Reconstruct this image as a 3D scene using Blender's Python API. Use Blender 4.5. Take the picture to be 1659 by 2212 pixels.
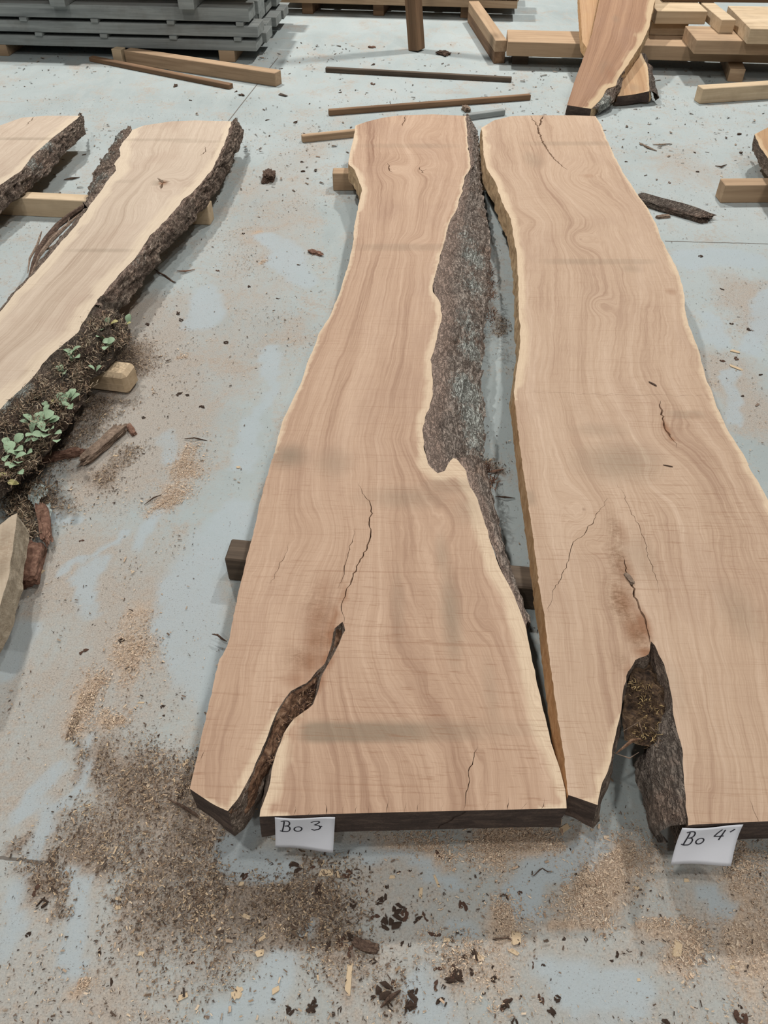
import bpy, bmesh, math, random
import numpy as np
from mathutils import Vector, Matrix
from mathutils.geometry import delaunay_2d_cdt
random.seed(7); rng = np.random.default_rng(7)
for o in list(bpy.data.objects): bpy.data.objects.remove(o)
scene = bpy.context.scene
COL = scene.collection

# ------------------------------------------------------------------ camera, world, lamps, exposure
F_PX, CAM_H, PITCH = 1661.0, 1.55, math.radians(45)
cam = bpy.data.cameras.new('camera'); cam_o = bpy.data.objects.new('camera', cam); COL.objects.link(cam_o)
cam.sensor_fit = 'VERTICAL'; cam.sensor_height = 24.0; cam.lens = F_PX * 24.0 / 2212
cam.clip_start = 0.02
cam_o.location = (0, 0, CAM_H); cam_o.rotation_euler = (math.pi/2 - PITCH, 0, 0)
scene.camera = cam_o
w = bpy.data.worlds.new('hall_light'); scene.world = w; w.use_nodes = True
w.node_tree.nodes['Background'].inputs[0].default_value = (0.93, 0.97, 1.0, 1)
w.node_tree.nodes['Background'].inputs[1].default_value = 0.125
for (x, y, z, e) in ((-1.9, 0.2, 7.0, 135), (2.3, 1.2, 7.0, 115), (2.8, 7.8, 7.0, 500), (-2.6, 7.6, 7.0, 550), (-1.9, -5.0, 7.0, 150), (2.3, -4.0, 7.0, 150)):
    L = bpy.data.lights.new('high_bay_lamp_offscreen', 'AREA'); L.shape = 'DISK'; L.size = 0.42; L.energy = e
    L.color = (1.0, 0.975, 0.93)
    lo = bpy.data.objects.new('high_bay_lamp_offscreen', L); COL.objects.link(lo); lo.location = (x, y, z)
vs = scene.view_settings
vs.view_transform = 'Standard'; vs.look = 'None'; vs.gamma = 1.0; vs.use_curve_mapping = False
vs.exposure = 0.0

# ------------------------------------------------------------------ helpers
CP, SP = math.cos(PITCH), math.sin(PITCH)
def ray(px, py):
    u = (px - 829.5) / F_PX; v = (1106 - py) / F_PX
    return Vector((u, CP + v*SP, -SP + v*CP))
CO = Vector((0, 0, CAM_H))
def P(px, py, z=0.0):
    d = ray(px, py); return CO + d * ((z - CAM_H) / d.z)
def sstep(a, b, x):
    t = np.clip((x - a) / (b - a), 0, 1); return t*t*(3 - 2*t)
def lin(r, g, b):
    f = lambda c: (c/255/12.92 if c/255 <= .04045 else ((c/255 + .055)/1.055)**2.4)
    return (f(r), f(g), f(b), 1)
def _hash(ix, iy, iz, seed):
    h = (ix*374761393 + iy*668265263 + iz*2147483647 + seed*1274126177) & 0xffffffff
    h = ((h ^ (h >> 13)) * 1274126177) & 0xffffffff
    h = ((h ^ (h >> 16)) * 2246822519) & 0xffffffff
    return ((h ^ (h >> 15)) & 0xffffff) / float(0xffffff)
def vnoise(p, seed=0):
    p = np.asarray(p, float); i = np.floor(p).astype(np.int64); f = p - i; f = f*f*(3-2*f)
    r = 0
    for dx in (0, 1):
        for dy in (0, 1):
            for dz in (0, 1):
                wt = (f[..., 0] if dx else 1-f[..., 0])*(f[..., 1] if dy else 1-f[..., 1])*(f[..., 2] if dz else 1-f[..., 2])
                r = r + wt*_hash(i[..., 0]+dx, i[..., 1]+dy, i[..., 2]+dz, seed)
    return r*2 - 1
def fbm(p, octv=4, seed=0):
    p = np.asarray(p, float); a, s, r = 1.0, 0.0, 0
    for k in range(octv):
        r = r + a*vnoise(p*(2**k), seed+k); s += a; a *= .5
    return r/s

def tag(o, label=None, cat=None, group=None, kind=None):
    for k, v in (('label', label), ('category', cat), ('group', group), ('kind', kind)):
        if v: o[k] = v
    return o
def link(o, parent=None):
    COL.objects.link(o)
    if parent: o.parent = parent
    return o
def empty(name, loc=(0, 0, 0)):
    o = bpy.data.objects.new(name, None); o.empty_display_size = .05; COL.objects.link(o); o.location = loc
    return o
def mesh(name, V, Fc, mats, parent=None, fmat=None, attrs=None, smooth=False):
    m = bpy.data.meshes.new(name)
    m.from_pydata([tuple(v) for v in V], [], [tuple(int(i) for i in f) for f in Fc])
    for a in (mats if isinstance(mats, (list, tuple)) else [mats]): m.materials.append(a)
    if fmat is not None: m.polygons.foreach_set('material_index', np.asarray(fmat, np.int32))
    for k, v in (attrs or {}).items():
        a = m.attributes.new(k, 'FLOAT', 'POINT'); a.data.foreach_set('value', np.asarray(v, np.float32))
    if smooth: m.polygons.foreach_set('use_smooth', np.ones(len(m.polygons), bool))
    m.update()
    return link(bpy.data.objects.new(name, m), parent)

class NT:
    def __init__(s, name):
        s.m = bpy.data.materials.new(name); s.m.use_nodes = True; s.t = s.m.node_tree
        s.b = s.t.nodes['Principled BSDF']; s.b.inputs['Specular IOR Level'].default_value = .25
    def put(s, sock, v):
        if isinstance(v, bpy.types.NodeSocket): s.t.links.new(v, sock)
        elif isinstance(v, (int, float)): sock.default_value = v
        else: sock.default_value = tuple(v) if len(v) == len(sock.default_value) else tuple(v)[:len(sock.default_value)]
    def attr(s, n):
        a = s.t.nodes.new('ShaderNodeAttribute'); a.attribute_name = n; return a.outputs['Fac']
    def attrc(s, n):
        a = s.t.nodes.new('ShaderNodeAttribute'); a.attribute_name = n; return a.outputs['Color']
    def obj(s): return s.t.nodes.new('ShaderNodeTexCoord').outputs['Object']
    def rnd(s): return s.t.nodes.new('ShaderNodeObjectInfo').outputs['Random']
    def sep(s, v):
        n = s.t.nodes.new('ShaderNodeSeparateXYZ'); s.put(n.inputs[0], v); return n.outputs
    def comb(s, x=0., y=0., z=0.):
        n = s.t.nodes.new('ShaderNodeCombineXYZ')
        for i, v in enumerate((x, y, z)): s.put(n.inputs[i], v)
        return n.outputs[0]
    def vmul(s, v, k):
        n = s.t.nodes.new('ShaderNodeVectorMath'); n.operation = 'MULTIPLY'; s.put(n.inputs[0], v); s.put(n.inputs[1], k); return n.outputs[0]
    def vadd(s, v, k):
        n = s.t.nodes.new('ShaderNodeVectorMath'); n.operation = 'ADD'; s.put(n.inputs[0], v); s.put(n.inputs[1], k); return n.outputs[0]
    def noise(s, v, scale=1., detail=3., rough=.55, dist=0.):
        n = s.t.nodes.new('ShaderNodeTexNoise'); s.put(n.inputs['Vector'], v); n.inputs['Scale'].default_value = scale
        n.inputs['Detail'].default_value = detail; n.inputs['Roughness'].default_value = rough; n.inputs['Distortion'].default_value = dist
        return n.outputs['Fac']
    def voro(s, v, scale=1., feat='F1'):
        n = s.t.nodes.new('ShaderNodeTexVoronoi'); n.feature = feat; s.put(n.inputs['Vector'], v); n.inputs['Scale'].default_value = scale
        return n.outputs['Distance']
    def op(s, o, a, b=0., c=None):
        n = s.t.nodes.new('ShaderNodeMath'); n.operation = o; s.put(n.inputs[0], a); s.put(n.inputs[1], b)
        if c is not None: s.put(n.inputs[2], c)
        return n.outputs[0]
    def rng(s, v, a, b, c=0., d=1.):
        n = s.t.nodes.new('ShaderNodeMapRange'); n.clamp = True
        for i, x in enumerate((v, a, b, c, d)): s.put(n.inputs[i], x)
        return n.outputs[0]
    def mix(s, f, a, b, mode='MIX'):
        n = s.t.nodes.new('ShaderNodeMix'); n.data_type = 'RGBA'; n.blend_type = mode
        s.put(n.inputs['Factor'], f); s.put(n.inputs['A'], a) if False else None
        A = [i for i in n.inputs if i.name == 'A' and i.type == 'RGBA'][0]; B = [i for i in n.inputs if i.name == 'B' and i.type == 'RGBA'][0]
        Fk = [i for i in n.inputs if i.name == 'Factor' and i.type == 'VALUE'][0]
        s.put(Fk, f); s.put(A, a); s.put(B, b)
        return [o for o in n.outputs if o.type == 'RGBA'][0]
    def ramp(s, f, stops):
        n = s.t.nodes.new('ShaderNodeValToRGB'); s.put(n.inputs[0], f); e = n.color_ramp.elements
        while len(e) < len(stops): e.new(.5)
        for i, (p, c) in enumerate(stops): e[i].position = p; e[i].color = c
        return n.outputs[0]
    def bump(s, h, strength=.3, dist=.01):
        n = s.t.nodes.new('ShaderNodeBump'); n.inputs['Strength'].default_value = strength; n.inputs['Distance'].default_value = dist
        s.put(n.inputs['Height'], h); s.t.links.new(n.outputs[0], s.b.inputs['Normal'])
    def done(s, col, rough=.75):
        s.put(s.b.inputs['Base Color'], col); s.put(s.b.inputs['Roughness'], rough); return s.m

# ------------------------------------------------------------------ materials
def mat_floor():
    n = NT('dusty_concrete'); o = n.obj()
    big = n.noise(o, .9, 4, .6); mid = n.noise(o, 5, 5, .65, .4); fine = n.noise(o, 55, 5, .7); grit = n.noise(o, 240, 3, .7)
    base = n.ramp(big, [(.30, lin(142, 150, 150)), (.5, lin(154, 162, 162)), (.72, lin(164, 170, 170))])
    sw = n.noise(n.vmul(o, (3.5, 1.2, 1)), 1.6, 5, .7, 1.2)
    base = n.mix(n.rng(sw, .44, .62, 0, .35), base, lin(166, 173, 172))
    # dust film
    dn = n.op('ADD', n.op('MULTIPLY', n.op('SUBTRACT', mid, .5), 1.5), n.op('MULTIPLY', n.op('SUBTRACT', fine, .5), 1.1))
    film = n.rng(n.op('ADD', n.op('ADD', n.op('ADD', n.attr('film'), n.op('MULTIPLY', n.op('SUBTRACT', sw, .5), 1.4)), dn), -.4), -.4, .5, 0, .85)
    base = n.mix(film, base, n.mix(n.rng(grit, .35, .65), lin(140, 131, 122), lin(172, 162, 151)))
    tan = n.rng(n.op('ADD', n.op('ADD', n.attr('tan'), dn), -.5), -.45, .5, 0, .85)
    base = n.mix(tan, base, n.mix(n.rng(grit, .38, .62), lin(150, 128, 108), lin(190, 168, 146)))
    br = n.rng(n.op('ADD', n.op('ADD', n.attr('brown'), dn), -.55), -.4, .5, 0, .8)
    base = n.mix(br, base, n.mix(n.rng(grit, .36, .64), lin(92, 77, 65), lin(148, 129, 112)))
    clean = n.rng(n.op('ADD', n.op('ADD', n.attr('clean'), n.op('MULTIPLY', dn, 1.0)), -.5), -.25, .55, 0, .8)
    base = n.mix(clean, base, n.mix(mid, lin(149, 159, 163), lin(160, 170, 175)))
    speck = n.op('MAXIMUM', n.rng(n.noise(o, 130, 2, .5), .68, .72), n.op('MULTIPLY', n.rng(n.noise(o, 290, 2, .5), .64, .69), n.op('ADD', film, .2)))
    base = n.mix(n.op('MULTIPLY', speck, .6), base, lin(90, 78, 68))
    n.bump(n.op('ADD', n.op('MULTIPLY', fine, .7), n.op('MULTIPLY', grit, n.op('ADD', n.op('MULTIPLY', film, .5), .15))), .35, .006)
    return n.done(base, n.rng(clean, 0, 1, .85, .6))

def mat_wood(name, dark, mid, light, sapc, seed=0., saw=1.):
    n = NT(name); g = n.attr('g'); l = n.attr('l'); o = n.obj(); ox, oy, oz = n.sep(o)[:3]
    wob = n.op('MULTIPLY', n.op('SUBTRACT', n.noise(n.comb(n.op('MULTIPLY', ox, 7), n.op('MULTIPLY', oy, 2.6), seed), 1, 4, .6), .5), .055)
    gg = n.op('ADD', g, wob)
    b1 = n.noise(n.comb(n.op('MULTIPLY', gg, 13), n.op('MULTIPLY', l, .9), seed), 1, 2, .5, .2)
    b2 = n.noise(n.comb(n.op('MULTIPLY', gg, 42), n.op('MULTIPLY', l, .8), seed+3), 1, 4, .6, .2)
    b3 = n.noise(n.comb(n.op('MULTIPLY', gg, 190), n.op('MULTIPLY', l, 2.2), seed+5), 1, 3, .6)
    ring = n.op('SINE', n.op('ADD', n.op('MULTIPLY', gg, 330), n.op('MULTIPLY', b1, 14)))
    t = n.op('ADD', n.op('MULTIPLY', b1, .40), n.op('MULTIPLY', b2, .36))
    t = n.op('ADD', t, n.op('MULTIPLY', b3, .36)); t = n.op('ADD', t, n.op('MULTIPLY', ring, .014))
    t = n.rng(t, .34, .80)
    col = n.ramp(t, [(.04, dark), (.42, mid), (.86, light)])
    blot = n.noise(n.comb(n.op('MULTIPLY', ox, 5), n.op('MULTIPLY', oy, 3), seed+9), 1, 4, .6)
    col = n.mix(n.rng(blot, .5, .75, 0, .30), col, lin(150, 121, 104))
    sn = n.op('ADD', n.attr('sap'), n.op('MULTIPLY', n.op('SUBTRACT', b2, .5), 1.1))
    sap = n.rng(n.op('ADD', sn, n.op('MULTIPLY', n.op('SUBTRACT', blot, .5), .8)), .25, .85, 0, .85)
    col = n.mix(sap, col, n.mix(b3, n.mix(.3, sapc, mid), sapc))
    # stains
    st = n.attr('stain')
    col = n.mix(n.rng(n.op('ADD', st, n.op('MULTIPLY', n.op('SUBTRACT', blot, .5), .3)), .12, .8, 0, .72), col, lin(122, 110, 93))
    rd = n.rng(n.op('ADD', n.attr('red'), n.op('MULTIPLY', n.op('SUBTRACT', b2, .5), .7)), 2.5e-1, .85, 0, .9)
    col = n.mix(rd, col, n.mix(b3, lin(112, 76, 57), lin(158, 114, 82)))
    # saw marks run across the board
    sl = n.noise(n.comb(n.op('MULTIPLY', ox, 2.2), n.op('MULTIPLY', n.op('ADD', oy, n.op('MULTIPLY', ox, .03)), 150), seed), 1, 2, .5)
    smk = n.rng(n.noise(o, 1.7, 3, .5), .36, .68, .15, 1.)
    s2 = n.noise(n.comb(n.op('MULTIPLY', ox, 16), n.op('MULTIPLY', n.op('ADD', oy, n.op('MULTIPLY', ox, .04)), 210), seed+2), 1, 3, .55)
    sl = n.op('MAXIMUM', n.op('SUBTRACT', sl, .03), s2)
    sd = n.op('MULTIPLY', n.rng(sl, .58, .72), n.op('MULTIPLY', smk, n.op('ADD', n.attr('sawn'), .25)))
    col = n.mix(n.op('MULTIPLY', sd, .55*saw), col, lin(128, 88, 62))
    fz = n.noise(n.comb(n.op('MULTIPLY', gg, 620), n.op('MULTIPLY', l, 14), seed), 1, 4, .7)
    col = n.mix(n.rng(fz, .3, .68, .26, 0), col, lin(118, 84, 62))
    rough = n.attr('rough'); rn = n.noise(n.comb(n.op('MULTIPLY', ox, 60), n.op('MULTIPLY', oy, 110), seed), 1, 5, .75, .8)
    col = n.mix(n.op('MULTIPLY', n.rng(rn, .40, .62), n.op('MULTIPLY', rough, .75)), col, lin(104, 72, 44))
    dk = n.rng(n.op('ADD', n.attr('dark'), n.op('MULTIPLY', n.op('SUBTRACT', fz, .5), .25)), .3, .85, 0, .93)
    col = n.mix(dk, col, lin(98, 68, 50))
    h = n.op('ADD', n.op('MULTIPLY', n.rng(sl, .5, .8), -.55), n.op('MULTIPLY', fz, .5))
    h = n.op('ADD', h, n.op('MULTIPLY', n.op('MULTIPLY', rn, rough), 5.))
    n.bump(h, .35, .0022)
    return n.done(col, .68)

def mat_bark(name, c0, c1, c2, lich=lin(206, 212, 204), moss=None, sx=1.):
    n = NT(name); o = n.obj()
    ox, oy, oz = n.sep(o)[:3]
    v = n.comb(n.op('MULTIPLY', ox, 26*sx), n.op('MULTIPLY', oy, 11), n.op('MULTIPLY', oz, 26))
    a = n.noise(v, 1, 6, .68, .5); b = n.noise(v, 4.2, 5, .7, .6); pl = n.noise(o, 9, 4, .6)
    rv = n.comb(n.op('MULTIPLY', ox, 60*sx), n.op('MULTIPLY', oy, 15), n.op('MULTIPLY', oz, 60))
    rg = n.noise(rv, 1, 4, .6, .9); rg2 = n.noise(n.vadd(rv, (7., 3., 1.)), 2.3, 4, .65, 1.1)
    crack = n.op('MAXIMUM', n.rng(n.op('ABSOLUTE', n.op('SUBTRACT', rg, .5)), .0, .045, 1., 0.), n.op('MULTIPLY', n.rng(n.op('ABSOLUTE', n.op('SUBTRACT', rg2, .5)), .0, .03, 1., 0.), .7))
    crack = n.op('MULTIPLY', crack, n.op('SUBTRACT', 1., n.op('MULTIPLY', n.attr('inner'), .75)))
    col = n.ramp(n.op('ADD', n.op('MULTIPLY', a, .6), n.op('MULTIPLY', b, .45)), [(.34, c0), (.52, c1), (.70, c2)])
    col = n.mix(n.rng(pl, .5, .66, 0, .6), col, n.mix(b, lin(126, 100, 86), lin(166, 140, 122)))
    col = n.mix(n.op('MULTIPLY', n.rng(b, .30, .60, .45, 1.), n.rng(n.op('ADD', n.attr('inner'), n.op('SUBTRACT', a, .5)), .3, .7, 0, .9)), col, lin(170, 146, 132))
    lc = n.rng(n.op('ADD', n.attr('lichen'), n.op('ADD', n.op('MULTIPLY', n.op('SUBTRACT', b, .5), 1.6), n.op('SUBTRACT', pl, .5))), .35, .62, 0, .9)
    col = n.mix(lc, col, n.mix(b, lin(156, 158, 152), lich))
    col = n.mix(n.op('MULTIPLY', crack, .6), col, lin(100, 80, 68))
    n.bump(n.op('ADD', n.op('ADD', a, n.op('MULTIPLY', b, .8)), n.op('MULTIPLY', crack, -1.5)), 1., .016)
    return n.done(col, .92)

def mat_timber(name, a, b, c, dirt=0.25):
    n = NT(name); o = n.obj(); r = n.op('MULTIPLY', n.rnd(), 37.)
    ox, oy, oz = n.sep(o)[:3]
    v = n.comb(n.op('MULTIPLY', ox, 1.6), n.op('ADD', n.op('MULTIPLY', oy, 26), r), n.op('MULTIPLY', oz, 26))
    t = n.noise(v, 1, 5, .6, .5); f = n.noise(n.vmul(v, (3, 6, 6)), 1, 3, .6)
    col = n.ramp(n.op('ADD', n.op('MULTIPLY', t, .75), n.op('MULTIPLY', f, .25)), [(.3, a), (.5, b), (.7, c)])
    col = n.mix(n.rng(n.noise(n.vadd(o, n.comb(r, r, r)), 7, 4, .65), .5, .72, 0, dirt), col, lin(92, 80, 68))
    ty = n.op('MULTIPLY', n.op('SUBTRACT', n.rnd(), .5), .5)
    col = n.mix(n.op('ADD', .25, ty), col, b)
    n.bump(n.op('ADD', t, n.op('MULTIPLY', f, .6)), .3, .004)
    return n.done(col, .8)

def mat_end():
    n = NT('sealed_end_grain'); o = n.obj()
    a = n.noise(n.vmul(o, (14, 14, 60)), 1, 5, .65, .4); b = n.noise(o, 160, 4, .7)
    col = n.ramp(n.op('ADD', n.op('MULTIPLY', a, .7), n.op('MULTIPLY', b, .3)), [(.3, lin(50, 41, 37)), (.52, lin(76, 63, 57)), (.75, lin(116, 98, 86))])
    n.bump(n.op('ADD', a, b), .5, .006)
    return n.done(col, .85)

def mat_noise(name, cols, scale=40., rough=.9, bump=.6, dist=.006, spec=None):
    n = NT(name); o = n.obj()
    t = n.noise(o, scale, 6, .7, .4)
    k = len(cols); col = n.ramp(t, [(.30 + .4*i/(max(1, k-1)), c) for i, c in enumerate(cols)])
    n.bump(t, bump, dist)
    return n.done(col, rough)
def mat_attrcol(name, rough=.9):
    n = NT(name); return n.done(n.attrc('col'), rough)

M = {}
M['floor'] = mat_floor()
M['wood3'] = mat_wood('walnut_brown_sawn_wood', lin(137, 106, 86), lin(175, 146, 123), lin(193, 166, 143), lin(212, 192, 165), 1.3)
M['wood4'] = mat_wood('tan_sawn_wood', lin(146, 117, 97), lin(178, 152, 129), lin(194, 170, 148), lin(211, 190, 162), 4.1)
M['wood2'] = mat_wood('pale_sawn_wood', lin(158, 139, 121), lin(184, 167, 149), lin(198, 182, 164), lin(209, 193, 170), 7.7, .6)
M['wood5'] = mat_wood('reddish_sawn_wood', lin(116, 84, 63), lin(144, 110, 85), lin(166, 132, 104), lin(200, 178, 144), 11.7, .6)
M['wood6'] = mat_wood('golden_sawn_wood', lin(140, 106, 74), lin(166, 132, 97), lin(184, 153, 118), lin(200, 176, 142), 15.7, .6)
M['wood7'] = mat_wood('greyed_sawn_wood', lin(118, 102, 86), lin(156, 140, 120), lin(180, 166, 146), lin(186, 172, 152), 19.7, .4)
M['greyside'] = mat_noise('flaking_grey_wood', [lin(138, 124, 106), lin(168, 154, 134), lin(192, 180, 160)], 24, .9, .9, .012)
M['live'] = mat_noise('debarked_live_edge', [lin(150, 120, 90), lin(190, 160, 124), lin(214, 186, 148)], 30, .8, .5)
M['sawnside'] = mat_noise('sawn_side_wood', [lin(172, 130, 90), lin(202, 160, 116), lin(222, 184, 142)], 22, .8, .4)
M['end'] = mat_end()
M['bark'] = mat_bark('grey_brown_bark', lin(120, 107, 98), lin(162, 148, 137), lin(194, 183, 172))
M['bark2'] = mat_bark('rugged_brown_bark', lin(102, 86, 76), lin(148, 130, 116), lin(190, 174, 158))
M['bark4'] = mat_bark('dull_grey_bark', lin(84, 75, 68), lin(118, 107, 98), lin(148, 136, 124))
M['moss'] = mat_bark('mossy_dark_bark', lin(60, 53, 46), lin(96, 85, 74), lin(138, 124, 108))
M['soil'] = mat_noise('dark_rotten_soil', [lin(34, 26, 22), lin(62, 48, 38), lin(96, 76, 58), lin(150, 126, 98)], 48, .95, 1., .012)
M['inbark'] = mat_noise('ingrown_bark', [lin(58, 42, 34), lin(112, 82, 62), lin(160, 130, 106)], 60, .9, 1., .012)
M['crumb'] = mat_noise('dark_bark_crumb', [lin(54, 41, 35), lin(84, 67, 57), lin(118, 98, 84)], 90, .95, .8)
M['redbark'] = mat_noise('red_brown_bark', [lin(84, 60, 50), lin(118, 88, 74), lin(154, 122, 104)], 60, .9, .9)
M['greybark'] = mat_noise('grey_stick_bark', [lin(86, 72, 62), lin(124, 106, 92), lin(158, 138, 120)], 60, .9, .8)
M['chip'] = mat_noise('pale_wood_chip', [lin(170, 144, 112), lin(194, 172, 142), lin(210, 192, 166)], 60, .8, .3)
M['pine'] = mat_timber('pale_timber', lin(160, 138, 110), lin(190, 168, 139), lin(210, 190, 162))
M['oak'] = mat_timber('tan_timber', lin(132, 108, 84), lin(164, 138, 111), lin(190, 164, 135))
M['brownt'] = mat_timber('brown_timber', lin(84, 64, 48), lin(116, 90, 68), lin(146, 116, 90))
M['darkt'] = mat_timber('dark_weathered_timber', lin(52, 43, 36), lin(82, 70, 59), lin(118, 103, 88))
M['grey'] = mat_timber('grey_weathered_board', lin(104, 108, 108), lin(136, 140, 138), lin(160, 163, 160), .3)
M['paper'] = mat_noise('white_paper', [lin(226, 227, 234), lin(232, 233, 240)], 8, .7, .02)
M['ink'] = mat_noise('black_marker_ink', [lin(24, 24, 34), lin(36, 36, 48)], 60, .6, .02)
M['leaf'] = mat_noise('green_leaf', [lin(110, 134, 106), lin(138, 160, 130), lin(164, 182, 154)], 26, .55, .15)
M['dryleaf'] = mat_noise('yellowing_leaf', [lin(150, 146, 96), lin(182, 172, 120)], 26, .6, .15)
M['lich'] = mat_noise('pale_lichen', [lin(140, 152, 146), lin(186, 198, 194), lin(214, 222, 218)], 90, .95, .9)
M['flake'] = mat_attrcol('shavings')
M['joint'] = mat_noise('joint_dirt', [lin(92, 86, 80), lin(112, 106, 100)], 60, .95, .5)
M['crackshade'] = mat_noise('crack_shade', [lin(40, 28, 22), lin(70, 50, 38)], 60, .95, .5)  # dark colour standing in for the shade within the end split

# ------------------------------------------------------------------ floor
def px_r(px, py, r):                     # a radius in pixels at a floor point -> metres
    p = P(px, py, 0); return r * (p - CO).length * .93 / F_PX
STROKES = {'clean': [], 'tan': [], 'brown': [], 'film': []}
def stroke(kind, pts, r, amp=1.):
    w_ = [P(x, y, 0) for x, y in pts]; m = pts[len(pts)//2]
    STROKES[kind].append((np.array([(p.x, p.y) for p in w_]), px_r(m[0], m[1], r), amp))
for pts, r in (([(112, 1645), (75, 1730), (33, 1787)], 20), ([(194, 1597), (160, 1690), (124, 1754)], 10), ([(92, 1775), (78, 1850)], 24),
    ([(160, 1878), (155, 2000), (152, 2125)], 22), ([(42, 1938), (22, 1985), (0, 2035)], 24), ([(212, 1215), (190, 1275), (172, 1325)], 20),
    ([(263, 1146), (205, 1190), (152, 1245)], 11), ([(520, 1120), (440, 1230), (400, 1350), (420, 1460), (470, 1520)], 62),
    ([(300, 1180), (345, 1100)], 22), ([(623, 2072), (630, 2050)], 14), ([(590, 755), (586, 880)], 19), ([(560, 900), (545, 1000)], 27), ([(350, 935), (370, 985)], 26),
    ([(1313, 1790), (1240, 1845), (1179, 1885), (1110, 1925), (1170, 1990)], 28), ([(1500, 1935), (1550, 1985)], 24), ([(981, 2003)], 26), ([(1240, 2150), (1350, 2180)], 50),
    ([(900, 2110), (940, 2190)], 38), ([(560, 2160), (480, 2200)], 45), ([(1530, 690), (1540, 745)], 24), ([(1570, 800), (1590, 900)], 20), ([(1620, 760), (1659, 640)], 26), ([(560, 1760), (500, 1860), (610, 1880)], 34), ([(720, 1860), (900, 1860), (990, 1900)], 22),
    ([(450, 640), (440, 690)], 40), ([(600, 520), (640, 600)], 40), ([(90, 1120), (150, 1130)], 18), ([(20, 1370), (40, 1420)], 40), ([(1600, 560), (1500, 560)], 40)):
    stroke('clean', pts, r)
for pts, r, a in (([(1313, 1850), (1290, 1900)], 62, 1.1), ([(1270, 1945)], 52, 1.), ([(1095, 2000)], 46, 1.), ([(1165, 1999), (1270, 2010), (1367, 2022)], 5, 1.2), ([(1380, 2028), (1457, 2045)], 18, 1.1),
    ([(1450, 2090), (1445, 2120)], 24, .9), ([(1610, 1930), (1620, 2110)], 55, .8), ([(1060, 1830), (1150, 1840)], 40, .8), ([(245, 1545)], 17, 1.2), ([(975, 2085), (1060, 2120)], 50, .6),
    ([(170, 2165)], 9, 1.2), ([(568, 505)], 10, 1.), ([(575, 565)], 8, 1.), ([(385, 775)], 8, .9), ([(400, 970), (420, 1020)], 34, .7), ([(330, 1100), (400, 1060)], 26, .7), ([(300, 1330), (270, 1420)], 38, .7), ([(170, 1480), (180, 1560)], 24, .8), ([(870, 1835), (960, 1840)], 30, .7)):
    stroke('tan', pts, r, a)
for pts, r, a in (([(240, 1660), (300, 1740), (420, 1760)], 70, 1.05), ([(170, 1800), (330, 1840), (480, 1880)], 70, .85), ([(330, 1920), (420, 1990), (560, 1960), (700, 2010)], 85, 1.0), ([(560, 2060), (700, 2060)], 55, 1.),
    ([(80, 1890), (90, 1930)], 36, 1.1), ([(180, 1500), (160, 1600), (150, 1690)], 9, 1.), ([(110, 1960), (110, 2010)], 14, 1.), ([(60, 1000), (150, 930), (220, 850), (270, 770)], 52, 1.05), ([(270, 970), (230, 1040)], 30, .8),
    ([(60, 1060), (80, 1120)], 40, 1.), ([(850, 2120), (960, 2100)], 40, .6), ([(450, 2110)], 40, .55), ([(0, 1850), (60, 1852), (120, 1868)], 5, 1.2), ([(1062, 640), (1070, 720)], 12, .9), ([(1062, 1010), (1080, 1020)], 14, .9)):
    stroke('brown', pts, r, a)
for pts, r, a in (([(300, 700), (330, 900), (300, 1000)], 150, 1.), ([(150, 1250), (300, 1300), (200, 1500)], 170, .9), ([(100, 1650), (250, 1900), (100, 2150)], 220, .7), ([(600, 420), (480, 800)], 120, .6),
    ([(650, 700), (560, 760)], 40, .7), ([(1560, 800), (1640, 900)], 60, .9), ([(1500, 380), (1450, 350)], 60, .45), ([(760, 2000), (1100, 2080), (1500, 2000)], 260, .7), ([(690, 300), (560, 420)], 60, .5), ([(1590, 620), (1640, 700)], 50, .8)):
    stroke('film', pts, r, a)
def field(kind, xy, soft=None):
    xy = xy + .055*np.c_[fbm(np.c_[xy*7, np.zeros(len(xy))], 3, 61), fbm(np.c_[xy*7, np.ones(len(xy))*5], 3, 63)] + .016*np.c_[fbm(np.c_[xy*34, np.zeros(len(xy))], 2, 65), fbm(np.c_[xy*34, np.ones(len(xy))*5], 2, 67)]
    out = np.zeros(len(xy))
    for pts, r, amp in STROKES[kind]:
        d = np.full(len(xy), 1e9)
        if len(pts) == 1: d = np.hypot(*(xy - pts[0]).T)
        for a, b in zip(pts[:-1], pts[1:]):
            ab = b - a; t = np.clip(((xy - a) @ ab) / (ab @ ab), 0, 1)
            d = np.minimum(d, np.hypot(*(xy - (a + t[:, None]*ab)).T))
        soft = soft or (.6 if kind == 'clean' else 1.4)
        out = np.maximum(out, amp*(1 - sstep(r*(1-soft*.5), r*(1+soft*.6), d)))
    return out
def axis(lo, a, b, hi, step, coarse):
    return np.concatenate([np.arange(lo, a, coarse), np.arange(a, b, step), np.arange(b, hi + coarse, coarse)])
xs = axis(-9., -1.8, 2.2, 9., .016, .6); ys = axis(-2., .1, 4.4, 13., .016, .6)
X, Y = np.meshgrid(xs, ys); XY = np.stack([X.ravel(), Y.ravel()], 1); nx = len(xs)
idx = np.arange(len(XY)).reshape(len(ys), nx)
Fq = np.stack([idx[:-1, :-1], idx[:-1, 1:], idx[1:, 1:], idx[1:, :-1]], -1).reshape(-1, 4)
fa = {k: field(k, XY) for k in STROKES}
fl = mesh('floor', np.c_[XY, np.zeros(len(XY))], Fq, M['floor'], attrs=fa)
tag(fl, 'grey concrete warehouse floor dusted with sawdust and bark debris', 'floor', kind='structure')
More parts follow.
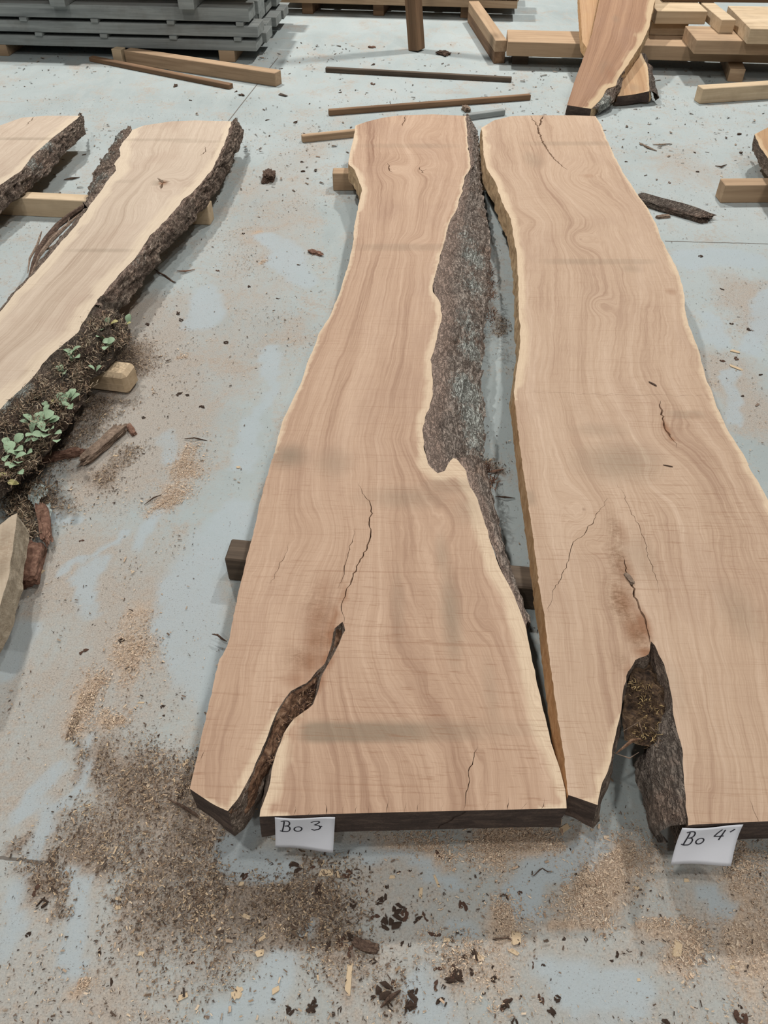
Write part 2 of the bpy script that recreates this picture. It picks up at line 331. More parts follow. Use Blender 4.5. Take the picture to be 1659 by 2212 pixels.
# saw-cut joints in the slab, as sunk dark strips
def joint(a, b, wd=.004):
    a, b = P(*a), P(*b); d = (b - a).normalized(); p = Vector((-d.y, d.x, 0))*wd
    n = 24; V = []
    for i in range(n+1):
        c = a.lerp(b, i/n); j = float(vnoise([[i*.7, a.x*9, 1.]])[0])*.0015
        V += [c + p + Vector((j, j, .0006)), c - p + Vector((j, j, .0006))]
    o = mesh('floor_joint', V, [(2*i, 2*i+1, 2*i+3, 2*i+2) for i in range(n)], M['joint'], fl)
joint((440, 330), (600, 125), .003); joint((0, 1852), (125, 1866), .003); joint((655, 1868), (655, 1960), .0006); joint((1436, 521), (1659, 527), .0025)

# ------------------------------------------------------------------ slabs
class Frame:
    """plane of a board's sawn face: local xy lie in the face, local z is its normal"""
    def __init__(s, o=(0, 0, .165), slope=0., yaw=0.):
        s.mat = Matrix.Translation(o) @ Matrix.Rotation(yaw, 4, 'Z') @ Matrix.Rotation(math.atan(slope), 4, 'X')
        s.inv = s.mat.inverted(); s.n = s.mat.to_3x3() @ Vector((0, 0, 1)); s.o = Vector(o)
    def loc(s, px, py, dz=0.):
        d = ray(px, py); o = s.o + s.n*dz; t = (o - CO).dot(s.n)/d.dot(s.n)
        return s.inv @ (CO + d*t)
def resample(pts, step):
    pts = np.asarray(pts, float); seg = np.hypot(*np.diff(pts, axis=0)[:, :2].T); c = np.r_[0, np.cumsum(seg)]
    n = max(1, int(round(c[-1]/step))); t = np.linspace(0, c[-1], n+1)
    return np.stack([np.interp(t, c, pts[:, k]) for k in range(pts.shape[1])], 1)
def inside(pts, poly):
    x, y = pts.T; r = np.zeros(len(pts), bool); q = np.roll(poly, -1, 0)
    for (x1, y1), (x2, y2) in zip(poly, q):
        if y1 == y2: continue
        c = ((y1 > y) != (y2 > y)) & (x < (x2-x1)*(y-y1)/(y2-y1) + x1); r ^= c
    return r
def mindist(pts, line):
    d = np.full(len(pts), 1e9)
    for i in range(0, len(line), 64): d = np.minimum(d, np.sqrt(((pts[:, None, :] - line[None, i:i+64])**2).sum(-1)).min(1))
    return d
def make_slab(name, label, cat, fr, segs, thick, wood, guides, knots=(), stains=(), reds=(), roughs=(), cracks=(), sapw=.02, step=.014,
              flare=None, group=None, sawn=None, side='live'):
    root = empty(name); root.matrix_world = fr.mat
    tag(root, label, cat, group)
    L2 = lambda p: np.array(fr.loc(*p)[:2])
    out, kind = [], []
    wseg = []
    for sg in segs:
        k, pts = sg[:2]; q = resample([L2(p) for p in pts], .012)[:-1]
        if k in ('live', 'bark') and len(q) > 2:
            nn = fbm(np.c_[q*22, np.zeros(len(q))], 4, 5)[:, None]
            tg = np.gradient(q, axis=0); tg /= np.linalg.norm(tg, axis=1)[:, None] + 1e-9
            q = q + np.c_[-tg[:, 1], tg[:, 0]]*nn*(.004 if k == 'live' else .006)
        elif k == 'saw':
            q = q + rng.normal(0, .0007, q.shape)
        out.append(q); kind += [k]*len(q); wseg += [sg[2] if len(sg) > 2 else (sapw if k in ('live', 'bark') else 0.)]*len(q)
    poly = np.concatenate(out); n = len(poly); kind = np.array(kind); wseg = np.array(wseg)
    area = np.sum(poly[:, 0]*np.roll(poly[:, 1], -1) - np.roll(poly[:, 0], -1)*poly[:, 1])
    if area < 0:
        poly = poly[::-1].copy(); kind = np.roll(kind[::-1], -1); wseg = np.roll(wseg[::-1], -1)
    lo, hi = poly.min(0), poly.max(0)
    gx, gy = np.meshgrid(np.arange(lo[0], hi[0], step), np.arange(lo[1], hi[1], step)); gx = gx + (np.arange(gx.shape[0]) % 2)[:, None]*step/2
    gp = np.c_[gx.ravel(), gy.ravel()]; gp = gp[inside(gp, poly)]; gp = gp[mindist(gp, poly) > step*.5]
    # cracks: three rows of points, the middle one sunk
    cp, ce, cz = [], [], []
    for pts, wd, dep in cracks:
        q = resample([L2(p) for p in pts], .008); m = len(q)
        tg = np.gradient(q, axis=0); tg /= np.linalg.norm(tg, axis=1)[:, None] + 1e-9; nm = np.c_[-tg[:, 1], tg[:, 0]]
        q = q + nm*(vnoise(np.c_[q*90, np.zeros(m)], 3)*.004 + vnoise(np.c_[q*26, np.zeros(m)], 8)*.005)[:, None]
        wv = wd*(.45 + .75*np.abs(vnoise(np.c_[q*50, np.ones(m)], 4)))*np.minimum(1, .25 + 3*np.minimum(np.linspace(0, 1, m), np.linspace(1, 0, m)))
        for sgn, z in ((-1, 0), (0, 1), (1, 0)):
            b = n + len(cp); cp += list(q + nm*(sgn*wv)[:, None]); cz += [z*dep*2.8]*m; ce += [(b+i, b+i+1) for i in range(m-1)]
    if cp:
        cp = np.array(cp); ok = mindist(gp, cp) > .007; gp = gp[ok]
        allp = np.r_[poly, cp, gp]
    else: allp = np.r_[poly, gp]
    z0 = np.zeros(len(allp)); dk0 = np.zeros(len(allp))
    if len(cp): z0[n:n+len(cp)] = -np.array(cz); dk0[n:n+len(cp)] = np.array(cz) > 0
    edges = [(i, (i+1) % n) for i in range(n)]
    r = delaunay_2d_cdt([Vector(p) for p in allp], edges + ce, [list(range(n))], 1, 1e-5)
    vo, faces, orig = r[0], r[2], r[3]
    V = np.array([(v.x, v.y) for v in vo]); src = np.array([o[0] if o else -1 for o in orig])
    z = np.where(src >= 0, z0[src], 0); dark = np.where(src >= 0, dk0[src], 0.)
    # ---- attributes
    gl = np.array([L2(p) for p in guides[0]]); gr = np.array([L2(p) for p in guides[1]])
    gl = gl[np.argsort(gl[:, 1])]; gr = gr[np.argsort(gr[:, 1])]
    xl = np.interp(V[:, 1], gl[:, 1], gl[:, 0]); xr = np.interp(V[:, 1], gr[:, 1], gr[:, 0])
    g = ((V[:, 0]-xl)/(xr-xl) - .5)*.45
    def blob(p, rx, ry):
        c = L2(p); return np.exp(-((V[:, 0]-c[0])/rx)**2 - ((V[:, 1]-c[1])/ry)**2)
    for p, rr, amp in knots:
        g = g + amp*blob(p, rr, rr*1.5)
        dark = np.maximum(dark, .6*blob(p, rr*.16, rr*.2)) if rr < .07 else dark 
    ws = wseg.copy()
    for _ in range(14): ws = (np.roll(ws, 1) + ws + np.roll(ws, -1))/3
    ws = ws*(1 + .6*fbm(np.c_[poly*9, np.zeros(n)], 3, 17)); sel = ws > .003; pw, ww = poly[sel], ws[sel]
    sap = np.zeros(len(V))
    if len(pw):
        best = np.full(len(V), 1e9); bw = np.ones(len(V))
        for i0 in range(0, len(pw), 64):
            D = np.sqrt(((V[:, None, :] - pw[None, i0:i0+64])**2).sum(-1)); k_ = D.argmin(1); dm = D[np.arange(len(V)), k_]
            up = dm < best; best[up] = dm[up]; bw[up] = ww[i0:i0+64][k_][up]
        sap = 1 - sstep(bw*.3, bw*1.4, best)
    stain = np.zeros(len(V)); red = np.zeros(len(V)); rgh = np.zeros(len(V))
    for p, rx, ry, a in stains:
        c_ = L2(p); stain = np.maximum(stain, a*(np.exp(-((V[:, 0]-c_[0])/rx/1.2)**4 - ((V[:, 1]-c_[1])/ry/1.1)**6) if ry <= .03 else blob(p, rx, ry)))
    for p, rx, ry, a in reds: red = np.maximum(red, a*blob(p, rx, ry))
    for p, rx, ry, a in roughs: rgh = np.maximum(rgh, a*blob(p, rx, ry))
    z = z - rgh*.004*np.abs(fbm(np.c_[V*60, np.zeros(len(V))], 3, 2))
    swn = np.ones(len(V))*.6 if sawn is None else sawn(V)
    # ---- mesh: face, cut sides, underside
    nV = len(V); VV = [np.c_[V, z]]; FF = [list(f) for f in faces]; fm = [0]*len(faces)
    bmap = {int(s): i for i, s in enumerate(src) if 0 <= s < n}
    bi = np.array([bmap.get(i, -1) for i in range(n)])
    nxt = np.roll(poly, -1, 0) - np.roll(poly, 1, 0); nrm = np.c_[nxt[:, 1], -nxt[:, 0]]; nrm /= np.linalg.norm(nrm, axis=1)[:, None] + 1e-9
    rows = 5; prev = None; off = nV
    fl_ = np.array([(flare or {}).get(k, 0.) for k in kind]) 
    for k in (0, 1, 2): fl_ = (np.roll(fl_, 1) + fl_ + np.roll(fl_, -1))/3 
    rowidx = []
    for k in range(rows+1):
        t = k/rows
        rel = fbm(np.c_[poly*30, np.full(n, t*3)], 4, 11)*np.where(kind == 'live', .006, np.where(kind == 'bark', .01, .0012))*(1 if k else 0)
        q = poly + nrm*(fl_*t**.8 + rel)[:, None]
        VV.append(np.c_[q, np.full(n, -thick*t - (0 if k else .0))]); rowidx.append(off + np.arange(n)); off += n
    SL = {'live': 1, 'saw': 3, 'end': 2, 'bark': 4}
    for k in range(rows):
        a, b = rowidx[k], rowidx[k+1]
        for i in range(n):
            j = (i+1) % n; FF.append([a[i], b[i], b[j], a[j]]); fm.append(SL[kind[i]])
    bot = delaunay_2d_cdt([Vector(p[:2]) for p in VV[-1]], [], [list(range(n))], 1, 1e-6)
    if len(bot[0]) >= n:
        b0 = off; VV.append(np.array([(v.x, v.y, -thick) for v in bot[0]]))
        FF += [[b0+i for i in f][::-1] for f in bot[2]]; fm += [5]*len(bot[2]); off += len(bot[0])
    VV = np.concatenate(VV); pad = len(VV) - nV
    ext = lambda a: np.r_[a, np.zeros(pad)]
    at = dict(g=ext(g), l=np.r_[V[:, 1], np.zeros(pad)], sap=ext(sap), stain=ext(stain), red=ext(red), rough=ext(rgh), dark=ext(dark), sawn=ext(swn), lichen=np.zeros(len(VV)), inner=np.zeros(len(VV)))
    mesh('board', VV, FF, [wood, M[side], M['end'], M['sawnside'], M['bark2'], M['sawnside']], root, fm, at)
    root['_t'] = thick
    return root

def bark_strip(name, parent, fr, pairs, thick, zo=-.9, cols=16, step=.009, bulge=.012, amp=.010, mat='bark', lichen=(), inner=.25, seed=0, label=None, z_in=-.001, longf=1.):
    """bark between the face's edge (inner pixel) and the outer pixel near the underside"""
    A = np.array([fr.loc(p[0], p[1]) for p in pairs]); B = np.array([fr.loc(p[2], p[3], zo*thick) for p in pairs])
    A[:, 2] += z_in
    mid = (A + B)/2; c = np.r_[0, np.cumsum(np.linalg.norm(np.diff(mid, axis=0), axis=1))]
    n = max(4, int(c[-1]/step)); t = np.linspace(0, c[-1], n+1)
    A = np.stack([np.interp(t, c, A[:, k]) for k in range(3)], 1); B = np.stack([np.interp(t, c, B[:, k]) for k in range(3)], 1)
    r = np.linspace(0, 1, cols+1)[None, :, None]
    G = A[:, None]*(1-r) + B[:, None]*r
    d = B - A; outw = d.copy(); outw[:, 2] = 0; outw /= np.linalg.norm(outw, axis=1)[:, None] + 1e-9
    s = np.sin(np.pi*r[..., 0])
    G = G + (outw*.6 + np.array([0, 0, .8]))[:, None]*(bulge*s)[..., None]
    wd = np.linalg.norm(d, axis=1)
    U = np.repeat(t[:, None], cols+1, 1)*longf; W = r[0, :, 0][None]*wd[:, None]
    q = np.stack([U*13, W*34, np.full(U.shape, seed*3.1)], -1); q[..., 1] += fbm(q*.5, 2, seed)*1.2
    ridge = 1 - np.abs(fbm(q, 4, seed+1))*2.2; f2 = fbm(q*np.array([3.5, 3., 1]), 3, seed+4)
    h = amp*(ridge*.7 + f2*.5 - .3)*np.minimum(1, r[..., 0]*5 + .12)
    du = np.gradient(G, axis=0); dv = np.gradient(G, axis=1); N = np.cross(du, dv); N /= np.linalg.norm(N, axis=2)[..., None] + 1e-9
    if N[..., 2].mean() < 0: N = -N
    G = G + N*h[..., None] + outw[:, None]*(fbm(np.stack([U*30, W*10, U*0], -1), 3, seed+9)*.012*r[..., 0]**2)[..., None]
    edge = G[:, -1].copy(); edge[:, 2] = -thick*1.0; edge -= outw*.02
    G = np.concatenate([G, edge[:, None]], 1); m = cols + 2
    V = G.reshape(-1, 3); idx = np.arange(len(V)).reshape(n+1, m)
    Fq = np.stack([idx[:-1, :-1], idx[:-1, 1:], idx[1:, 1:], idx[1:, :-1]], -1).reshape(-1, 4)
    lic = np.zeros(len(V))
    for p, rr, a in lichen:
        c_ = np.array(fr.loc(p[0], p[1], zo*thick*.5)); dd = V - c_; lic = np.maximum(lic, a*np.exp(-(dd[:, 0]**2 + (dd[:, 1]*.6)**2)/rr**2))
    inn = np.concatenate([np.broadcast_to(inner*(1 - sstep(.0, .55, r[..., 0])) + .0*U, U.shape), np.zeros((n+1, 1))], 1).ravel()
    o = mesh(name, V, Fq, M[mat], parent, attrs=dict(lichen=lic, inner=inn))
    if label: o['label'] = label
    return o
def fill_patch(name, parent, fr, poly, dz, amp, mat, seed=0, step=.008, tilt=(0, 0)):
    q = resample([np.array(fr.loc(p[0], p[1], dz)[:2]) for p in poly + poly[:1]], .012)[:-1]; n = len(q)
    lo, hi = q.min(0), q.max(0); gx, gy = np.meshgrid(np.arange(lo[0], hi[0], step), np.arange(lo[1], hi[1], step)); gp = np.c_[gx.ravel(), gy.ravel()]
    gp = gp[inside(gp, q)]; gp = gp[mindist(gp, q) > step*.5]
    r = delaunay_2d_cdt([Vector(p) for p in np.r_[q, gp]], [], [list(range(n))], 1, 1e-6)
    V = np.array([(v.x, v.y) for v in r[0]]); c = V.mean(0)
    z = dz + fbm(np.c_[V*42, np.full(len(V), seed)], 4, seed)*amp + (V[:, 0]-c[0])*tilt[0] + (V[:, 1]-c[1])*tilt[1]
    return mesh(name, np.c_[V, z], r[2], M[mat], parent, attrs=dict(lichen=np.zeros(len(V)), inner=np.zeros(len(V))))
def tube_mesh(name, pts, rad, mat, parent=None, sides=5, jit=0., seed=0):
    pts = [Vector(p) for p in pts]; V, Fc = [], []; n = len(pts)
    for i, p in enumerate(pts):
        d = (pts[min(i+1, n-1)] - pts[max(i-1, 0)]).normalized(); a = d.orthogonal().normalized() if abs(d.z) > .95 else d.cross(Vector((0, 0, 1))).normalized(); b = d.cross(a)
        rr = rad[i] if isinstance(rad, (list, tuple)) else rad*(1 - .7*abs(2*i/(n-1)-1)**3)
        for k in range(sides):
            th = 2*math.pi*k/sides; j = 1 + jit*(random.random()-.5)
            V.append(p + (a*math.cos(th) + b*math.sin(th))*rr*j)
    for i in range(n-1):
        for k in range(sides): Fc.append((i*sides+k, i*sides+(k+1) % sides, (i+1)*sides+(k+1) % sides, (i+1)*sides+k))
    Fc += [tuple(range(sides))[::-1], tuple(range((n-1)*sides, n*sides))]
    return mesh(name, V, Fc, M[mat], parent)

TOP, TH = .165, .080
FLAT = Frame((0, 0, TOP))
# ---- slab marked Bo 3
s3_top = [(768, 271), (795, 262), (828, 254), (864, 249), (935, 247), (1005, 250)]
s3_right = [(1005, 250), (1009, 292), (1014, 339), (1017, 361), (1005, 383), (996, 422), (984, 455), (967, 488), (958, 531), (944, 578), (935, 618), (940, 639), (951, 654), (954, 680), (950, 700), (942, 735), (930, 778), (935, 810), (934, 853), (923, 889), (912, 930), (918, 971), (925, 1005), (944, 1023), (961, 1018), (971, 995), (981, 988), (991, 995), (1005, 1020), (1014, 1050), (1030, 1080), (1043, 1118), (1059, 1167)]
s3_live = [(1059, 1167), (1079, 1220), (1096, 1260), (1116, 1301), (1134, 1354), (1149, 1431), (1161, 1488), (1179, 1562), (1206, 1651), (1220, 1708), (1224, 1746)]
s3_end = [(1224, 1746), (880, 1754), (722, 1758), (563, 1764)]
s3_slotr = [(563, 1764), (566, 1736), (580, 1689), (587, 1652), (597, 1621), (614, 1584), (638, 1553), (675, 1526), (688, 1496), (695, 1455), (709, 1431), (729, 1394), (746, 1362), (740, 1343)]
s3_slotl = [(740, 1343), (722, 1360), (716, 1401), (702, 1435), (665, 1472), (627, 1492), (614, 1513), (597, 1543), (583, 1587), (566, 1628), (543, 1669), (516, 1716), (492, 1752)]
s3_tip = [(492, 1752), (461, 1738), (410, 1704)]
s3_left = [(410, 1704), (426, 1635), (448, 1540), (471, 1431), (492, 1394), (515, 1279), (536, 1194), (546, 1157), (570, 1050), (595, 970)]
s3_left2 = [(595, 970), (610, 910), (645, 840), (665, 780), (690, 720), (716, 676), (736, 625), (752, 571), (763, 527), (765, 491), (774, 444), (782, 412), (767, 368), (752, 354), (756, 332), (765, 292), (768, 271)]
sl3 = make_slab('live_edge_slab', 'brown live-edge slab marked Bo 3, with lichen-covered bark and a forked foot', 'wood slab', FLAT,
    [('end', s3_top), ('bark', s3_right[:12], .012), ('bark', s3_right[11:22], .022), ('bark', s3_right[21:], .03), ('live', s3_live, .034), ('end', s3_end), ('bark', s3_slotr[:4], .058), ('bark', s3_slotr[3:6], .02), ('bark', s3_slotr[5:], 0.), ('bark', s3_slotl[:8], 0.), ('bark', s3_slotl[7:10], .012), ('bark', s3_slotl[9:], .024), ('end', s3_tip), ('saw', s3_left), ('live', s3_left2[:9], .012), ('live', s3_left2[8:], .022)], TH, M['wood3'],
    ([(765, 285), (770, 420), (763, 527), (736, 625), (698, 720), (645, 840), (595, 970), (546, 1157), (492, 1394), (426, 1635), (410, 1760)],
     [(1005, 250), (1010, 360), (980, 460), (945, 580), (940, 720), (925, 850), (930, 950), (1000, 1040), (1059, 1167), (1116, 1301), (1161, 1488), (1206, 1651), (1224, 1760)]),
    knots=[((845, 365), .06, .09), ((910, 368), .04, .05), ((888, 529), .05, .06), ((1025, 1330), .03, .02), ((870, 1180), .25, .06), ((900, 300), .12, .07), ((1000, 1110), .1, -.05), ((690, 1150), .09, -.05), ((790, 1420), .12, .05)],
    stains=[((700, 1580), .04, .022, 1.), ((780, 1580), .06, .021, .95), ((860, 1580), .07, .022, .75), ((950, 1578), .09, .022, .5), ((1060, 1575), .1, .022, .3), ((880, 534), .2, .03, .38), ((890, 315), .25, .03, .3), ((625, 985), .05, .05, .75), ((720, 1000), .06, .07, .4), ((870, 1075), .13, .05, .5), ((1010, 1100), .06, .08, .35), ((975, 1330), .024, .14, .75), ((955, 1200), .02, .08, .5), ((860, 1300), .02, .14, .35), ((1060, 1500), .02, .14, .35), ((970, 1050), .07, .03, .4)],
    reds=[((700, 1270), .04, .08, .45), ((695, 1330), .05, .07, .6), ((690, 1380), .045, .06, .7), ((672, 1430), .045, .045, .75), ((640, 1468), .045, .03, .65), ((600, 1520), .03, .03, .4), ((715, 1370), .014, .05, 1.), ((705, 1425), .016, .03, 1.), ((690, 1470), .016, .04, .9), ((725, 1330), .012, .04, .8), ((745, 1290), .01, .05, .7), ((640, 1548), .014, .012, .8), ((610, 1590), .006, .03, .7)],
    roughs=[((685, 1320), .035, .08, .5), ((650, 1420), .035, .03, .6), ((690, 1380), .03, .05, .5)],
    cracks=[([(740, 1343), (742, 1295), (749, 1268), (773, 1230), (790, 1197), (800, 1146), (800, 1089), (788, 1072), (776, 1048)], .0020, .006), ([(732, 1268), (742, 1234), (759, 1187), (770, 1146)], .0012, .003),
            ([(1031, 1619), (1020, 1667), (1006, 1740)], .0012, .006), ([(875, 251), (873, 262), (870, 272)], .004, .006), ([(838, 353), (842, 368), (852, 372)], .004, .004), ([(908, 362), (912, 374), (918, 366)], .004, .004), ([(585, 1260), (600, 1230), (625, 1180)], .0008, .002),
            ([(430, 1640), (440, 1622)], .0008, .002)] + [([(x, 1763 - (x-563)*.026), (x + 2, 1763 - (x-563)*.026 - h)], .0009, .004) for x, h in ((640, 14), (668, 10), (700, 18), (735, 12), (770, 16), (800, 9), (838, 22), (872, 12), (905, 15), (948, 10), (1050, 12), (1095, 16), (1130, 10), (1170, 14))],
    sapw=.02, flare={'live': .002, 'bark': .02}, sawn=lambda V: .25 + .9*(1 - sstep(.9, 2.2, V[:, 1])))
bark_strip('bark', sl3, FLAT,
    [(1005, 250, 1012, 256), (1009, 292, 1031, 287), (1017, 361, 1036, 342), (1005, 383, 1038, 385), (996, 422, 1042, 425), (984, 455, 1049, 465), (967, 488, 1056, 500), (958, 531, 1060, 545), (944, 578, 1062, 590), (935, 618, 1060, 630), (940, 639, 1057, 645),
     (951, 654, 1054, 660), (950, 700, 1048, 705), (942, 735, 1046, 742), (930, 778, 1044, 785), (935, 810, 1043, 815), (934, 853, 1042, 855), (923, 889, 1044, 892), (912, 930, 1047, 932), (918, 971, 1046, 960), (925, 1005, 1046, 975), (944, 1023, 1046, 985), (961, 1018, 1046, 992), (971, 995, 1047, 998), (981, 988, 1048, 1008), (1005, 1020, 1053, 1040), (1014, 1050, 1060, 1070), (1030, 1080, 1066, 1105), (1043, 1118, 1074, 1145), (1059, 1167, 1082, 1190), (1079, 1220, 1092, 1236), (1096, 1260, 1104, 1270), (1116, 1301, 1121, 1308), (1134, 1354, 1137, 1360)],
    TH, zo=-.85, cols=30, step=.007, bulge=.018, amp=.014, mat='bark', seed=3, inner=.95,
    lichen=[((1010, 520), .06, .5), ((1020, 560), .06, .75), ((1025, 620), .06, .6), ((1015, 700), .06, .6), ((1022, 760), .05, .7), ((1012, 850), .06, .95), ((1022, 900), .05, .85), ((1020, 945), .05, .6), ((1035, 300), .04, .3)],
    label='thick furrowed bark with pale lichen')
bark_strip('ingrown_bark', sl3, FLAT,
    [(740, 1345, 748, 1352), (722, 1360, 745, 1368), (716, 1401, 728, 1405), (702, 1435, 708, 1440), (690, 1450, 697, 1462), (665, 1472, 690, 1492), (627, 1492, 680, 1524), (614, 1513, 648, 1553), (597, 1543, 622, 1585), (583, 1587, 604, 1622), (566, 1628, 592, 1655), (543, 1669, 570, 1695), (516, 1716, 542, 1735), (492, 1752, 508, 1772)],
    TH, zo=-.55, cols=14, step=.006, bulge=.004, amp=.012, mat='inbark', seed=8, z_in=-.004, label='dark ingrown bark in the fork')
def end_crack(fr, root, a, b):          # split down the sealed end face: flat strip, its inner shade painted dark
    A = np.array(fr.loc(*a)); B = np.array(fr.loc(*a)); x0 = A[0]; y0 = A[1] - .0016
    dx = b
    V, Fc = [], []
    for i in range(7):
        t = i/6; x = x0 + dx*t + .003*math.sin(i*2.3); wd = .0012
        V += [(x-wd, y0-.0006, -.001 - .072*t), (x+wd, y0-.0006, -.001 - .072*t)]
    mesh('end_split_shade', V, [(2*i, 2*i+2, 2*i+3, 2*i+1) for i in range(6)], M['crackshade'], root)
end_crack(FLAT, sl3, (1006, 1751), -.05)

# ---- slab marked Bo 4
s4_top = [(1040, 276), (1067, 260), (1103, 251), (1146, 249), (1240, 249), (1287, 251)]
s4_right = [(1287, 251), (1298, 269), (1310, 300), (1328, 339), (1346, 372), (1379, 424), (1398, 448), (1416, 481), (1428, 515), (1446, 548), (1463, 584), (1475, 621), (1478, 639), (1479, 672), (1488, 703), (1507, 751), (1525, 815), (1540, 855), (1559, 901), (1578, 939), (1603, 976), (1622, 1014), (1640, 1045), (1659, 1080), (1690, 1150), (1720, 1250), (1745, 1350), (1770, 1500), (1800, 1650), (1815, 1768)]
s4_end = [(1815, 1768), (1659, 1774), (1482, 1782)]
s4_nr = [(1482, 1782), (1480, 1713), (1477, 1655), (1469, 1598), (1460, 1554), (1449, 1497), (1437, 1442), (1420, 1401), (1408, 1386)]
s4_nl = [(1408, 1386), (1402, 1416), (1376, 1427), (1356, 1453), (1347, 1494), (1336, 1554), (1327, 1603), (1321, 1641), (1307, 1684), (1291, 1739)]
s4_tip = [(1291, 1739), (1228, 1717)]
s4_saw = [(1228, 1717), (1218, 1631), (1206, 1558), (1193, 1468), (1179, 1354), (1165, 1265), (1149, 1142), (1140, 1081), (1128, 1000), (1119, 933), (1110, 846)]
s4_left = [(1110, 846), (1116, 805), (1123, 754), (1124, 708), (1120, 660), (1119, 600), (1114, 535), (1103, 473), (1085, 437), (1070, 394), (1052, 365), (1045, 339), (1043, 303), (1040, 276)]
sl4 = make_slab('live_edge_slab', 'tan live-edge slab marked Bo 4, foot split by a dark rotten hollow', 'wood slab', FLAT,
    [('end', s4_top), ('live', s4_right[:10], .010), ('live', s4_right[9:15], .022), ('live', s4_right[14:], .018), ('end', s4_end), ('bark', s4_nr, 0.), ('bark', s4_nl[:6], 0.), ('bark', s4_nl[5:], .014), ('end', s4_tip), ('saw', s4_saw), ('live', s4_left)], TH, M['wood4'],
    (s4_left + s4_saw + [(1230, 1790)], s4_right + [(1820, 1800)]),
    knots=[((1253, 517), .06, .07), ((1297, 660), .04, .05), ((1230, 390), .12, .08), ((1445, 940), .06, .04), ((1262, 1100), .05, -.05), ((1268, 1175), .03, .03), ((1420, 1040), .04, .03), ((1340, 800), .2, .05), ((1150, 480), .06, -.04)],
    stains=[((1300, 565), .2, .025, .4), ((1250, 310), .25, .03, .38), ((1330, 1000), .13, .09, .6), ((1290, 930), .1, .04, .35), ((1360, 580), .05, .04, .4), ((1600, 1330), .05, .1, .4), ((1450, 1480), .05, .1, .3), ((1140, 1075), .02, .03, .5), ((1380, 1200), .05, .12, .3), ((1480, 895), .05, .02, .4), ((1150, 345), .06, .12, .4)],
    reds=[((1450, 630), .03, .035, .55), ((1440, 925), .012, .05, .9), ((1452, 948), .012, .014, .9), ((1345, 1150), .024, .07, .5), ((1350, 1230), .028, .07, .6), ((1350, 1300), .03, .06, .7), ((1370, 1360), .028, .05, .8), ((1390, 1350), .02, .05, .95), ((1395, 1410), .03, .02, .9), ((1360, 1450), .02, .03, .5), ((1270, 380), .06, .04, .5), ((1500, 900), .04, .03, .35)],
    roughs=[((1330, 1150), .016, .06, .9), ((1335, 1210), .022, .06, 1.), ((1340, 1300), .028, .07, 1.), ((1375, 1370), .025, .05, 1.), ((1340, 1430), .018, .03, .5)],
    cracks=[([(1146, 250), (1163, 274), (1166, 296), (1182, 325), (1204, 350), (1224, 365)], .0055, .008), ([(1172, 251), (1168, 262), (1163, 274)], .0055, .008), ([(1335, 1051), (1359, 1098), (1381, 1136), (1395, 1167), (1401, 1205), (1412, 1242), (1423, 1280)], .0009, .003),
            ([(1310, 1076), (1278, 1130), (1246, 1164), (1223, 1217), (1199, 1264), (1184, 1320)], .0012, .003), ([(1350, 1205), (1371, 1289), (1390, 1336), (1400, 1358), (1409, 1388)], .0030, .008), ([(1425, 867), (1431, 898), (1440, 926), (1453, 948), (1459, 962)], .0034, .004),
            ([(1115, 847), (1300, 851), (1540, 855)], .0006, .0012), ([(1620, 1730), (1640, 1778)], .0009, .004)],
    sapw=.028, flare={'live': .006, 'bark': .012}, sawn=lambda V: .3 + .7*(1 - sstep(1.2, 2.3, V[:, 1])))
bark_strip('bark', sl4, FLAT,
    [(1437, 1442, 1428, 1452), (1449, 1497, 1432, 1510), (1460, 1554, 1432, 1568), (1469, 1598, 1395, 1604), (1477, 1655, 1374, 1655), (1480, 1713, 1388, 1730), (1482, 1780, 1412, 1822)],
    TH, zo=-.95, cols=26, step=.006, bulge=.026, amp=.012, mat='bark4', seed=14, inner=.1, label='dull grey bark plate in the hollow')
fill_patch('rotten_fill', sl4, FLAT, [(1406, 1400), (1374, 1436), (1360, 1462), (1350, 1500), (1342, 1560), (1350, 1600), (1400, 1620), (1462, 1612), (1458, 1550), (1446, 1490), (1434, 1440)], -.032, .024, 'soil', 5, .005)
for i, (a, b, c) in enumerate((((1330, 1628), (1365, 1600), (1385, 1595)), ((1345, 1580), (1380, 1560), (1390, 1590)), ((1395, 1560), (1425, 1590), (1420, 1615)), ((1322, 1625), (1360, 1638), (1380, 1625)))):
    q = [FLAT.loc(*p, -.03 + .012*k) for k, p in enumerate((a, b, c))]
    tube_mesh('root', q, .004 if i == 0 else .0015, 'inbark' if i == 0 else 'greybark', sl4)

